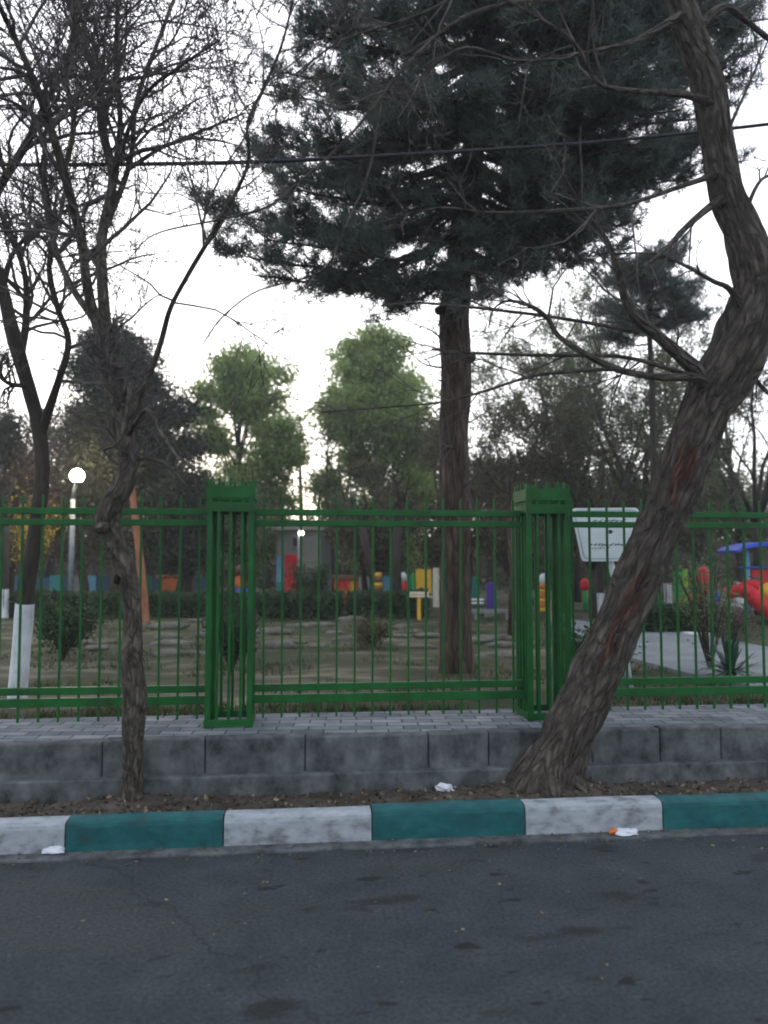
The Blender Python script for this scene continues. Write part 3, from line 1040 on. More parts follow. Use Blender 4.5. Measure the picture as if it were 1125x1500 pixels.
for k in range(22):
    yy = rdd.uniform(430, 740)
    p0 = at(667, yy, DP)
    a = rdd.uniform(0, 6.28)
    grow(dead, rdd, p0, Vector((math.cos(a), math.sin(a), rdd.uniform(-.3, .4))).normalized(), rdd.uniform(.22, .75), .014, 1, 3, [0, 3, 2, 0], up=-.05, wander=.16, rmin=.003)
dead.build('dead_twigs', M['twig'], PT, kind='stuff')
rp = random.Random(5)
npp = np.random.default_rng(8)


def tufts(mb, pts, rng, per, L=.11, W=.010, spread=.05, start=.3, up=.25):
    """needle tufts along a twig line"""
    P = np.array([tuple(p) for p in pts])
    k = len(P)
    n = per
    t = start + (1 - start) * rng.random(n)
    q = t * (k - 1)
    i = np.minimum(q.astype(int), k - 2)
    C = P[i] + (P[i + 1] - P[i]) * (q - i)[:, None] + rng.normal(size=(n, 3)) * spread
    T = P[i + 1] - P[i]
    T /= np.linalg.norm(T, axis=1)[:, None] + 1e-9
    nb = 11
    B = np.repeat(C, nb, axis=0) + rng.normal(size=(n * nb, 3)) * .012
    D = np.repeat(T, nb, axis=0) * .55 + rng.normal(size=(n * nb, 3)) * .6 + np.array((0, 0, up))
    mb.blades(B, D, L, W, rng)


def pine_bough(wood, fol, p0, p1, r0, rng, nrng, dens=1.0, sag=.0, ts=.16, tuft=1.0):
    ax = p1 - p0
    L = ax.length
    side = ax.cross(UP)
    if side.length < .01:
        side = Vector((1, 0, 0))
    side.normalize()
    pts = []
    for i in range(9):
        t = i / 8
        pts.append(p0 + ax * t + UP * (-.22 * L * math.sin(math.pi * t) * .5 + sag * t * t) + side * L * .05 * math.sin(t * 4 + rng.random() * 2))
    wood.tube(pts, [max(.006, r0 * (1 - .8 * i / 8)) for i in range(9)], 7)
    nk = int((7 + L * 7) * dens)
    for k in range(nk):
        t = ts + (1 - ts) * rng.random() ** .8
        q = t * 8
        i = min(int(q), 7)
        base = pts[i].lerp(pts[i + 1], q - i)
        tan = (pts[i + 1] - pts[i]).normalized()
        sg = rng.choice((-1, 1))
        d = (tan * rng.uniform(.5, 1.1) + side * sg * rng.uniform(.2, 1.1) + UP * rng.uniform(-.12, .45)).normalized()
        l = rng.uniform(.28, .62) * (1.15 - .4 * t)
        tp = [base, base + d * l * .5 + UP * rng.uniform(-.03, .03), base + d * l + UP * rng.uniform(-.02, .1)]
        wood.tube(tp, [.009, .006, .003], 3, cap=False)
        tufts(fol, tp, nrng, int(17 * tuft * l / .45) + 3, spread=.045, start=.25)


wood, fol = MB(), MB()
# boughs seen against the sky: end point in the photo, depth offset, attachment height on the trunk
BT = [(325, 312, -.3, 265), (350, 330, .5, 290), (370, 395, .2, 330), (345, 372, .4, 330), (390, 345, -.9, 290), (420, 250, .6, 215), (400, 215, -.4, 180), (425, 140, .2, 110), (440, 290, -1, 240), (470, 420, -.4, 370),
      (475, 430, .3, 380), (530, 425, .5, 385), (560, 432, -.6, 390), (520, 380, -1.2, 330), (600, 415, -.9, 385), (625, 430, .3, 400), (590, 350, 1, 330), (500, 250, 1.2, 210), (720, 395, -.7, 370), (770, 340, .4, 320), (800, 325, -.5, 290), (860, 305, .3, 260),
      (840, 265, -.8, 230), (880, 240, .7, 200), (940, 250, -.4, 200), (990, 240, .3, 180), (1040, 215, -.1, 160), (1050, 240, .6, 190), (1060, 150, .4, 100), (1070, 100, -.5, 60), (1095, 40, .2, 0), (1000, 150, -.9, 110), (930, 150, -1.2, 120), (760, 230, 1.2, 200), (740, 200, -1.3, 170),
      (450, 60, -.5, 40), (480, 10, .3, -20), (430, 100, .6, 70), (530, 120, -1.4, 90), (640, 150, -1.6, 120), (820, 130, -1.4, 90), (900, 60, -1, 30), (980, 80, .8, 40), (1040, 20, -.5, -30), (1080, -40, .2, -80), (460, -60, .2, -100), (500, -120, -.5, -160), (600, 30, -1.6, 0), (760, 20, -1.6, -20), (690, 80, 1.6, 60),
      (560, 60, 1.3, 40), (850, 20, 1.3, 0), (480, 150, .9, 120), (560, 200, -.9, 160), (960, 20, -.2, -20), (1000, -60, .5, -100), (900, -100, -.8, -140), (820, -120, .8, -160), (620, -100, -1, -150), (560, -160, .6, -200), (720, -120, -1.2, -160), (640, -220, .2, -260), (800, -240, -.2, -280), (700, -260, .8, -300),
      (1030, 60, -.6, 20), (960, 110, .5, 70), (1060, 180, -.3, 140), (1010, 215, .9, 175), (930, 200, -.8, 160), (870, 170, .2, 130), (900, 20, .8, -10), (1000, 100, .1, 60), (1050, -20, -.3, -60), (1090, 70, -.2, 30),
      (960, 240, .1, 200), (820, 220, -.2, 180), (780, 170, .9, 140), (620, 180, -.6, 150), (640, 230, .9, 190), (600, 260, -.5, 230), (760, 290, -.6, 250), (730, 330, .5, 300), (610, 330, -.4, 290), (560, 330, .6, 290), (640, 290, -1, 250), (830, 60, -.4, 20), (780, 40, .5, 0),
      (880, 365, .1, 310), (830, 385, .5, 335), (775, 400, -.4, 350), (730, 415, .3, 375), (710, 385, .9, 345), (840, 300, -1, 255), (920, 315, .3, 265), (690, 425, -.6, 390), (850, 335, .6, 290), (820, 350, -.3, 305), (785, 365, .8, 320), (745, 375, -.2, 335), (870, 285, -.7, 240), (905, 290, .2, 240), (850, 250, .9, 205), (935, 272, .6, 220), (805, 285, .1, 240), (760, 322, 1.1, 280), (715, 340, -1, 310), (780, 255, -1.1, 215), (890, 330, -.2, 280),
      (430, 330, .1, 280), (400, 270, .2, 230), (470, 340, -.7, 290), (1020, 0, .4, -40), (1100, 0, .1, -40),
      (520, 40, -.4, 10), (580, 110, .1, 80), (800, 100, .2, 70), (880, 110, .5, 80), (470, 200, -.8, 160), (520, 300, -.2, 260)]
for (px, py, dd, ya) in BT:
    tx = np.interp(ya, [-330, -150, 0, 100, 200, 300, 400], [716, 716, 712, 706, 696, 682, 672])
    p0 = at(tx, ya + 6, DP)
    p1 = at(px + rp.uniform(-15, 15), py + rp.uniform(-14, 14), DP + dd)
    low = py > 225
    pine_bough(wood, fol, p0, p1, (.034 if (p1 - p0).length > 1.4 else .024), rp, npp, dens=rp.uniform(.6, 1.3) * (.75 if (low and px > 690) else (.6 if low else .95)), ts=.30 if low else .2, tuft=1.05 if low else 1.0)
for k in range(26):        # boughs that reach towards and away from the street
    ya = rp.uniform(-320, 260)
    tx = np.interp(ya, [-330, -150, 0, 100, 200, 300, 400], [716, 716, 712, 706, 696, 682, 672])
    p0 = at(tx, ya, DP)
    a = rp.choice((1, -1)) * math.pi / 2 + rp.uniform(-.7, .7)
    L = np.interp(ya, [-330, -100, 100, 260], [.7, 1.5, 2.1, 1.7])
    p1 = p0 + Vector((math.cos(a) * L, math.sin(a) * L, rp.uniform(-.1, .35)))
    pine_bough(wood, fol, p0, p1, .035, rp, npp, dens=.9)
wood.build('boughs', M['pine_bark'], PT, smooth=True)
fol.build('crown', M['needles'], PT)

# ------------------------------------------------------------------ trees behind
def leafy_tree(name, label, base, H, z0, rx, ry, nclump, per, leaf, fol_m, bark, seed, sig=.32, trunk_r=.11, white=0, lean=(0, 0), shape=1.0, group=None, twigs=True, cat='tree', stems=1, lw=.55):
    rng = random.Random(seed)
    nr = np.random.default_rng(seed)
    t = thing(name, label, cat, base, group)
    tw = MB()
    cents = []
    stem_pts = []
    for s in range(stems):
        off = Vector((rng.uniform(-.2, .2), rng.uniform(-.2, .2), 0)) * (stems > 1)
        pts = []
        for i in range(10):
            f = i / 9
            pts.append(base + off * (1 + 3 * f) + Vector((lean[0] * f + .12 * math.sin(f * 5 + seed + s), lean[1] * f + .10 * math.cos(f * 4 + seed * 2 + s) - .10 * math.cos(seed * 2 + s), H * .93 * f - .05)))
        rad = [trunk_r * (1.25 if i == 0 else 1) * (1 - .85 * i / 9) for i in range(10)]
        tw.tube(pts, rad, 9, bump=ridged(seed + s, .06, 2, .05))
        stem_pts.append((pts, rad))
        if white and s == 0:
            n = white
            q = [base.lerp(base, 0)]
            wp = [pts[0].lerp(pts[1], .0), pts[1].copy()] if pts[1].z - base.z > n else [pts[0], pts[1], pts[2]]
            zt = base.z + n
            a, c = wp[-2], wp[-1]
            if c.z > zt:
                wp[-1] = a.lerp(c, (zt - a.z) / (c.z - a.z))
            MB().tube(wp, [rad[0] * 1.06 + .006] + [rad[1] * 1.04 + .01] * (len(wp) - 1), 12, cap=False).build('whitewash', M['white_wash'], t, smooth=True)
    limbs = []
    len_l = max(7, nclump // 8)
    for k in range(len_l):
        for _ in range(60):
            v = Vector((rng.uniform(-1, 1), rng.uniform(-1, 1), rng.uniform(-1, 1)))
            if .62 < v.length < 1.02:
                break
        f = (v.z + 1) / 2
        wid = (1 - abs(2 * f - .9) ** 2.2 * .55) * shape + (1 - shape)
        wid *= .8 + .35 * mnoise.noise(Vector((v.x * 2, v.y * 2, f * 4 + seed)))
        limbs.append(base + Vector((lean[0] * .6, lean[1] * .6, z0 + f * (H - z0))) + Vector((v.x * rx * wid, v.y * ry * wid, 0)))
    fl = MB()
    for e in limbs:
        pts, rad = rng.choice(stem_pts)
        f = max(.12, min(.85, (e.z - base.z) / H * .72 - .08))
        q = f * 9
        i = int(q)
        p0 = pts[i].lerp(pts[i + 1], q - i)
        mid = p0.lerp(e, .5) + Vector((rng.uniform(-.12, .12), rng.uniform(-.12, .12), rng.uniform(0, .25)))
        tw.tube([p0, mid, e], [max(.012, rad[i] * .4), max(.009, rad[i] * .24), .006], 5, cap=False)
        for _ in range(max(1, round(nclump / len_l))):
            t_ = .45 + .6 * rng.random() ** .7
            a_ = p0.lerp(mid, t_ * 2) if t_ < .5 else mid.lerp(e, t_ * 2 - 1)
            c = a_ + Vector((rng.gauss(0, .16), rng.gauss(0, .16), rng.gauss(.03, .11))) * (sig / .3)
            cents.append(c)
            tw.tube([a_, c], [.007, .003], 3, cap=False)
    for c in cents:
        n = int(per * rng.uniform(.5, 1.4))
        s_ = sig * rng.uniform(.45, .95)
        fl.leaves(np.array(tuple(c)) + nr.normal(size=(n, 3)) * np.array((s_, s_, s_ * .7)), leaf, leaf * lw, nr)
    tw.build('trunk', bark, t, smooth=True)
    fl.build('crown', fol_m, t)
    return t


def twig_tree(name, label, base, H, spread, seed, bark=None, kids=(9, 7, 5), r0=.09, white=0, leafs=None, leaf_n=.3, leaf=.05, lean=(0, 0), fork=.28, group=None, stems=5, cat='tree', up=.16):
    rng = random.Random(seed)
    nr = np.random.default_rng(seed)
    t = thing(name, label, cat, base, group)
    tb, tw = MB(), MB()
    top = base + Vector((lean[0], lean[1], H * fork))
    pts = [base - UP * .05, base.lerp(top, .5) + Vector((rng.uniform(-.05, .05), 0, 0)), top]
    tb.tube(pts, [r0 * 1.2, r0, r0 * .9], 10, bump=ridged(seed, .06, 2, .05))
    if white:
        f = min(1, white / (H * fork))
        MB().tube([pts[0], base.lerp(top, f * .5) + (pts[1] - base.lerp(top, .5)) * f, base.lerp(top, f)], [r0 * 1.27, r0 * 1.14, r0 * 1.1], 12, cap=False).build('whitewash', M['white_wash'], t, smooth=True)
    ends = []
    for s in range(stems):
        a = s / stems * 2 * math.pi + rng.uniform(-.4, .4)
        d = Vector((math.cos(a) * spread, math.sin(a) * spread, 1)).normalized()
        L = H * (1 - fork) * rng.uniform(.8, 1.1)
        p = top
        lp, lr = [top - UP * .03], [r0 * .6]
        for i in range(7):
            d = (d + Vector((rng.gauss(0, .12), rng.gauss(0, .12), .06))).normalized()
            p = p + d * L / 7
            lp.append(p)
            lr.append(max(.006, r0 * .6 * (1 - (i + 1) / 8)))
        tb.tube(lp, lr, 7)
        sprout(tw, rng, lp, lr, L, 0, len(kids), list(kids) + [0], up=up, wander=.16, ends=ends, ang=(25, 65), rmin=.0045, t0=.1, ratio=(.3, .5))
    tb.build('trunk', bark or M['dark_bark'], t, smooth=True)
    tw.build('branches', M['twig'] if bark is None else bark, t)
    if leafs is not None:
        C = np.array([tuple(p) for p in ends])
        C = np.repeat(C, max(1, int(math.ceil(leaf_n))), axis=0)
        C = C[nr.random(len(C)) < leaf_n / max(1, math.ceil(leaf_n))]
        C = C + nr.normal(size=C.shape) * .06
        MB().leaves(C, leaf, leaf * .55, nr).build('crown', leafs, t)
    return t


def gp(px, d, z=ZG):
    p = at(px, 820, d)
    return Vector((p.x, p.y, park_z(p.x, p.y)))


# whitewashed tree behind the fence at far left
WB = gpt(26, 1032)
DW = (WB - CAM).dot(fwd)
WT = thing('whitewashed_tree', 'dark leaning tree with a whitewashed foot behind the railing at far left', 'tree', WB)
rows = [(24, 1045, 26, DW), (27, 1000, 24, DW), (34, 920, 24, DW), (40, 860, 24, DW), (50, 790, 21, DW), (62, 700, 20, DW), (58, 630, 20, DW), (42, 570, 20, DW), (22, 500, 20, DW), (2, 420, 18, DW), (-30, 330, 18, DW)]
pts, rad = limb(rows, 7)
b = MB()
b.tube(pts, rad, 18, bump=ridged(41, .08, 2.4, .06))
b.build('trunk', M['dark_bark'], WT, smooth=True)
pw, rw_ = limb([(24, 1045, 27.5, DW), (27, 1000, 25.5, DW), (34, 920, 25.5, DW), (37, 884, 25.5, DW)], 7)
MB().tube(pw, [x + .003 for x in rw_], 18, cap=False, bump=ridged(41, .05, 2.4, .05)).build('whitewash', M['white_wash'], WT, smooth=True)
rw2 = random.Random(77)
for k, rw in enumerate([
        [(58, 640, 18, DW), (85, 560, 14, DW - .2), (100, 500, 12, DW - .3), (84, 450, 11, DW - .4), (72, 400, 10, DW - .4), (76, 330, 9, DW - .4), (62, 250, 8, DW - .4)],
        [(30, 520, 18, DW), (38, 470, 14, DW + .2), (36, 400, 11, DW + .3), (10, 330, 10, DW + .3), (-30, 270, 8, DW + .3)],
        [(-30, 330, 20, DW), (2, 270, 17, DW - .3), (42, 205, 14, DW - .5), (72, 142, 11, DW - .6), (110, 72, 8, DW - .6), (132, 0, 6, DW - .6)],
        [(2, 430, 14, DW), (20, 370, 9, DW + .4), (60, 330, 7, DW + .5), (120, 300, 5, DW + .5), (200, 270, 3, DW + .6)],
        [(40, 565, 10, DW), (10, 560, 8, DW - .3), (-30, 520, 6, DW - .4)]]):
    pts, rad = limb(rw, 6)
    rad = [x * .78 for x in rad]
    b, tw = MB(), MB()
    b.tube(pts, rad, 9, bump=ridged(k + 51, .05, 2.2, .08))
    sprout(tw, rw2, pts, [min(r_, .03) for r_ in rad], min(plen(pts), 2.0), 0, 3, [18, 7, 4, 0], up=.1, wander=.17, ang=(25, 75), t0=.12, ratio=(.3, .5), rmin=.0024)
    o = b.build('limb', M['dark_bark'], WT, smooth=True)
    tw.build('twigs', M['twig'], o, kind='stuff')

# dark evergreen behind the crooked tree
leafy_tree('evergreen_tree', 'dense dark evergreen with a rounded crown behind the thin crooked tree', gp(178, 19), 6.95, 2.6, 2.0, 1.7, 260, 380, .14, M['juniper'], M['dark_bark'], 61, sig=.36, trunk_r=.14, lw=.35)
# two fresh green trees in the middle
leafy_tree('green_tree', 'fresh green leafy tree left of the bright sky gap, right of the dark evergreen', gp(352, 24), 8.2, 1.1, 2.15, 1.6, 380, 150, .15, M['spring'], M['dark_bark'], 71, shape=.45, sig=.32, trunk_r=.15)
leafy_tree('green_tree', 'wide fresh green leafy tree between the bright sky gap and the pine trunk', gp(552, 25), 8.3, 0.9, 2.6, 1.8, 500, 150, .15, M['spring'], M['dark_bark'], 82, shape=.4, sig=.34, trunk_r=.16)
leafy_tree('young_tree', 'slim pale green tree standing in the bright gap between two green trees', gp(484, 23), 6.0, 1.6, .5, .7, 26, 90, .12, M['olive'], M['dark_bark'], 83, sig=.25, trunk_r=.07)
# greyer, twiggy trees on the right
twig_tree('twiggy_tree', 'grey brown twiggy tree right of the pine trunk, nearest it', gp(752, 15), 3.9, .62, 91, kids=(10, 8, 5), leafs=M['browngreen'], leaf_n=2.2, leaf=.06, fork=.2, r0=.07)
twig_tree('twiggy_tree', 'dense grey brown twiggy tree behind the white notice board', gp(868, 15.5), 4.6, .6, 92, kids=(10, 8, 5), leafs=M['browngreen'], leaf_n=2.6, leaf=.06, fork=.2, r0=.08)
twig_tree('budding_tree', 'bare dark tree with pale budding leaves left of the big leaning trunk', gp(950, 17), 6.6, .42, 93, kids=(9, 7, 5), leafs=M['olive'], leaf_n=2.2, leaf=.07, fork=.25, r0=.10, white=.55)
twig_tree('budding_tree', 'pale budding tree rising behind the notice board, left of the small pine', gp(845, 21), 7.4, .40, 94, kids=(9, 7, 5), leafs=M['olive'], leaf_n=2.6, leaf=.08, fork=.25, r0=.10)
leafy_tree('olive_tree', 'dull green tree to the right of the big leaning trunk', gp(1075, 19), 6.0, 1.3, 1.9, 1.5, 90, 120, .11, M['olive'], M['dark_bark'], 95, sig=.3, trunk_r=.12, white=.6)
twig_tree('budding_tree', 'budding tree with thin crown at far right beyond the leaning trunk', gp(1110, 16), 6.2, .5, 96, kids=(9, 7, 5), leafs=M['olive'], leaf_n=.9, leaf=.07, fork=.3, r0=.09)

# smaller pine far right
SB = gp(955, 13)
SP = thing('small_pine', 'smaller dark pine clump showing behind the limbs of the leaning tree', 'pine tree', SB)
wood, fol = MB(), MB()
tp = [SB - UP * .05, at(958, 700, 13), at(955, 560, 13), at(950, 460, 13), at(945, 375, 13)]
wood.tube(tp, [.07, .06, .05, .04, .015], 10)
wood.build('trunk', M['dark_bark'], SP, smooth=True)
wood = MB()
for k in range(26):
    t = rp.random()
    p0 = tp[3].lerp(tp[4], t) if rp.random() < .6 else tp[2].lerp(tp[3], .55 + .45 * t)
    a = rp.uniform(0, 2 * math.pi)
    L = rp.uniform(.45, .95)
    pine_bough(wood, fol, p0, p0 + Vector((math.cos(a) * L, math.sin(a) * L, rp.uniform(-.1, .3))), .02, rp, npp, dens=.85)
wood.build('boughs', M['dark_bark'], SP, smooth=True)
fol.build('crown', M['needles'], SP)

# trees further back, each its own
back = [
    ('brown_tree', 'brownish budding tree at far left behind the lamp', -10, 19, 4.8, 1.0, 1.7, 'pinkbrown', 101),
    ('brown_tree', 'reddish brown budding tree right of the lit lamp, behind the crooked tree', 130, 21, 4.6, .9, 1.8, 'pinkbrown', 102),
    ('evergreen_tree', 'dark evergreen at the far left edge behind the whitewashed tree', -8, 19.5, 5.2, 1.2, 1.1, 'juniper', 103),
    ('evergreen_tree', 'dark low evergreen between the crooked tree and the left pillar', 262, 17, 3.1, 1.0, 1.4, 'juniper', 104),
    ('olive_tree', 'dull green tree low behind the left pillar', 335, 21, 4.0, 1.1, 1.5, 'olive', 105),
    ('brown_tree', 'brown green tree low behind the railing right of the bright gap', 545, 21, 4.0, 1.0, 1.8, 'browngreen', 106),
    ('brown_tree', 'brown green tree low behind the pine trunk', 665, 20, 4.0, 1.0, 1.7, 'browngreen', 107),
    ('olive_tree', 'dull olive tree low behind the right pillar', 780, 20, 3.9, 1.0, 1.7, 'browngreen', 108),
    ('olive_tree', 'dull olive tree behind the notice board and the leaning trunk', 900, 22, 4.2, 1.2, 1.9, 'olive', 109),
    ('brown_tree', 'brown green tree behind the green and red play set', 1010, 24, 4.6, 1.8, 2.0, 'browngreen', 110),
    ('brown_tree', 'brown budding tree left of the lit lamp, behind the yellow bush', 60, 24, 6.0, 1.4, 2.2, 'pinkbrown', 111),
    ('brown_tree', 'brown green tree behind the orange brown pole', 215, 25, 5.4, 1.3, 2.0, 'browngreen', 112),
]
for nm, lab, px, d, H, z0, rx, fm, sd_ in back:
    leafy_tree(nm, lab, gp(px, d), H, z0, rx, rx * .8, 80, 150, .11, M[fm], M['dark_bark'], sd_, sig=.3, trunk_r=.10, stems=2)

# the far wood behind the playground: one mass
fr = np.random.default_rng(44)
fw = MB()
for k in range(800):
    px = fr.uniform(-250, 1380)
    d = fr.uniform(30, 38)
    hole = 412 < px < 490
    topy = 660 + 45 * mnoise.noise(Vector((px * .012, 0, 3))) + (25 if px > 640 else 0)
    if hole:
        topy = 812
    y = 878 - (878 - topy) * fr.random() ** 1.35
    c = at(px, y, d)
    n = 130
    fw.leaves(np.array(tuple(c)) + fr.normal(size=(n, 3)) * np.array((.7, .6, .45)), .2, .12, fr)
for k in range(420):                     # denser growth low down at the back of the wood
    c = at(fr.uniform(-300, 1430), fr.uniform(760, 850), fr.uniform(38, 42))
    fw.leaves(np.array(tuple(c)) + fr.normal(size=(90, 3)) * np.array((.8, .5, .5)), .3, .2, fr)
fw.build('far_wood', M['browngreen'], kind='stuff')
w0, w1 = gp(-500, 44), gp(1650, 44)  # added wall, keeps bright sky from showing low through the wood
b = MB()
b.box((w0.x, w0.y, ZG - .2), (w1.x, w0.y + .3, ZG + 2.3))
tag(b.build('sky_gap_wall', M['brown']), 'long dull brown wall added behind the far wood to close bright sky gaps', 'wall')
bt = MB()
for k in range(60):
    px = fr.uniform(-200, 1300)
    d = fr.uniform(27, 36)
    p = gp(px, d)
    bt.tube([p, p + Vector((fr.normal() * .2, 0, 2)), p + Vector((fr.normal() * .5, 0, 5))], [.12, .10, .05], 6)
bt.build('far_wood', M['dark_bark'], kind='stuff')

# mid-distance bare trunks seen under the crowns
for px, yb, wd, yt, lab, wh in (
        (560, 888, 13, 770, 'dark leaning trunk in front of the orange play hut', 0), (583, 890, 14, 765, 'dark straight trunk left of the red and white post', 0),
        (748, 935, 9, 770, 'thin pale trunk between the pine and the right pillar', 0),
        (5, 905, 12, 780, 'trunk with a whitewashed foot at the far left edge', .55),
        (880, 900, 10, 800, 'slender trunk with a whitewashed foot under the notice board', .45),
        (975, 897, 16, 780, 'dark trunk with a whitewashed foot left of the green climbing board', .62),
        (275, 893, 10, 790, 'dark trunk right of the orange brown pole', 0)):
    p = gpt(px, yb)
    d = (p - CAM).dot(fwd)
    H = (yb - yt) / F * d + 1.2
    dl = -.5 if px == 560 else .0
    twig_tree('slim_tree', lab, p, H, .5, int(px) + 7, kids=(5, 4), r0=wd / 2 / F * d, fork=.62, white=wh, lean=(dl, 0), bark=M['pine_bark'] if px == 748 else M['dark_bark'], stems=3)

# ------------------------------------------------------------------ hedges, shrubs, plants
def hedge(label, px0, px1, yb, h, depth, seed, dens=5200):
    a, c = gpt(px0, yb), gpt(px1, yb)
    nr = np.random.default_rng(seed)
    t = thing('hedge', label, 'hedge', (a + c) / 2, 'low clipped hedges along the playground')
    L = (c - a).length
    ax = (c - a).normalized()
    dp = Vector((-ax.y, ax.x, 0))
    n = int(L * dens)
    u = nr.random(n) * L
    v = nr.random(n) * depth
    z = nr.random(n) ** .7 * h
    hh = np.array([1 + .12 * mnoise.noise(Vector((x * 2.2, seed, 0))) for x in u])
    C = np.array(tuple(a))[None] + np.outer(u, tuple(ax)) + np.outer(v, tuple(dp)) + np.outer(z * hh, (0, 0, 1)) + nr.normal(size=(n, 3)) * .025
    MB().leaves(C, .065, .04, nr, up=.2).build('foliage', M['hedge'], t)
    st = MB()
    for k in range(int(L * 5)):
        p = a + ax * (nr.random() * L) + dp * (depth * (.3 + .4 * nr.random()))
        st.tube([p, p + UP * h * .6 + ax * nr.normal() * .06, p + UP * h * .9 + ax * nr.normal() * .1], [.012, .009, .004], 4, cap=False)
    st.build('stem', M['dark_bark'], t)
    core = MB()
    q0, q1 = a + dp * .12, c + dp * (depth - .12)
    return t


hedge('low clipped hedge left of the left pillar, behind the lamp post', -60, 300, 905, .46, .9, 1)
hedge('low clipped hedge right of the left pillar, under the kiosk', 384, 500, 907, .50, 1.0, 2)
hedge('low clipped hedge left of the pine trunk, under the yellow climbing board', 506, 628, 906, .50, 1.0, 3)
hedge('low clipped hedge beside the pale path, in front of the green climbing board', 934, 1066, 930, .40, .8, 4)
hedge('short clipped hedge behind the left pillar', 312, 378, 906, .46, .9, 5)


def shrub(name, label, px, yb, H, rx, seed, fm, n=1500, leaf=.05, cat='shrub', stem=True):
    base = gpt(px, yb)
    nr = np.random.default_rng(seed)
    rng = random.Random(seed)
    t = thing(name, label, cat, base)
    st, fl = MB(), MB()
    for k in range(20):
        a = rng.uniform(0, 6.28)
        r_ = rx * rng.uniform(.3, 1)
        tip = base + Vector((math.cos(a) * r_, math.sin(a) * r_, H * rng.uniform(.55, 1)))
        mid = base.lerp(tip, .5) + UP * .12 * H
        st.tube([base, mid, tip], [.010, .007, .003], 4, cap=False)
        m_ = n // 11
        tt = .35 + .65 * nr.random(m_)
        C = np.array([tuple(base.lerp(mid, 2 * q) if q < .5 else mid.lerp(tip, 2 * q - 1)) for q in tt]) + nr.normal(size=(m_, 3)) * (.14 * rx + .02)
        fl.leaves(C, leaf, leaf * .5, nr, up=.2)
    st.build('stem', M['dark_bark'], t)
    fl.build('foliage', fm, t)
    return t


shrub('shrub', 'loose dark green shrub in front of the lamp post', 92, 965, .62, .42, 21, M['hedge'], 2200)
shrub('shrub', 'green shrub growing behind the left lattice pillar', 338, 985, .68, .28, 22, M['hedge'], 1500)
shrub('shrub', 'small dark shrub on bare ground in front of the middle hedges', 545, 948, .34, .32, 23, M['browngreen'], 1100)
shrub('shrub', 'low green shrub at the foot of the notice board, right of the pillar', 870, 985, .42, .38, 24, M['hedge'], 1600)
shrub('shrub', 'thin upright shrub left of the sharp leaved plant', 1040, 985, 1.25, .42, 25, M['olive'], 700, .04)
shrub('shrub', 'round green bush below the kiosk, behind the hedge', 455, 893, 1.05, .6, 26, M['hedge'], 2200, .06)
shrub('flowering_shrub', 'yellow flowering bush left of the lit lamp', 38, 893, 2.75, .7, 27, M['yellowbloom'], 900, .07)
shrub('shrub', 'reddish dry bush by the red slide', 1075, 945, .55, .35, 28, M['pinkbrown'], 900, .045)

yb_ = gpt(1070, 1000)
YT = thing('yucca_plant', 'dark sharp leaved rosette plant behind the railing beside the pale path', 'plant', yb_)
yv = MB()
ry = random.Random(3)
for k in range(70):
    a = ry.uniform(0, 6.28)
    el = ry.uniform(.0, 1.35)
    L = ry.uniform(.28, .48)
    d = Vector((math.cos(a) * math.cos(el), math.sin(a) * math.cos(el), math.sin(el)))
    s = d.cross(UP).normalized()
    p = yb_ + UP * ry.uniform(.05, .16)
    vv, wd = [], [.016, .02, .013, .001]
    for i, f in enumerate((0, .35, .75, 1)):
        q = p + d * L * f - UP * (L * .35 * f * f * (1 - el / 1.6))
        vv += [tuple(q - s * wd[i]), tuple(q + s * wd[i])]
    yv.add(vv, [np.array([(0, 1, 3, 2), (2, 3, 5, 4), (4, 5, 7, 6)])])
yv.build('leaves', M['yucca'], YT)
MB().tube([yb_ - UP * .03, yb_ + UP * .08, yb_ + UP * .2], [.05, .055, .03], 10, bump=ridged(3, .15, 2, .1)).build('stem', M['dark_bark'], YT)

# rough stones bedding the planted ground
def rock(label, px, py, sx, sy, sz, seed):
    p = gpt(px, py)
    rng = random.Random(seed)
    nu, nv = 14, 9
    V = []
    for i in range(nv):
        th = math.pi * i / (nv - 1)
        for j in range(nu):
            ph = 2 * math.pi * j / nu
            d = Vector((math.sin(th) * math.cos(ph), math.sin(th) * math.sin(ph), math.cos(th)))
            k = 1 + .28 * mnoise.noise(d * 1.7 + Vector((seed, 0, 0))) + .12 * mnoise.noise(d * 4 + Vector((0, seed, 0)))
            V.append((p.x + d.x * sx * k, p.y + d.y * sy * k, p.z + sz * .25 + d.z * sz * k))
    ii = np.arange(nv - 1)[:, None] * nu
    jj = np.arange(nu)[None, :]
    q = np.stack([ii + jj, ii + nu + jj, ii + nu + (jj + 1) % nu, ii + (jj + 1) % nu], axis=2).reshape(-1, 4)
    b = MB()
    b.add(V, [q])
    o = b.build('rock', M['rock'], smooth=True)
    tag(o, label, 'rock', 'pale rough stones on the park ground')


RK = [(238, 932), (262, 940), (290, 928), (255, 958), (285, 962), (395, 925), (418, 938), (445, 922), (470, 940), (492, 926), (404, 950), (520, 938), (585, 930), (612, 942), (640, 930), (505, 915),
      (702, 938), (722, 932), (742, 945), (762, 940), (716, 958), (150, 940), (130, 955), (455, 912), (575, 914), (250, 915), (282, 912)]
for k, (px, py) in enumerate(RK):
    rk = random.Random(k)
    rock('flat pale rough stone lying on the patchy park ground', px + rk.uniform(-12, 12), py + rk.uniform(-6, 6), rk.uniform(.14, .34), rk.uniform(.10, .20), rk.uniform(.03, .085), k + 3)

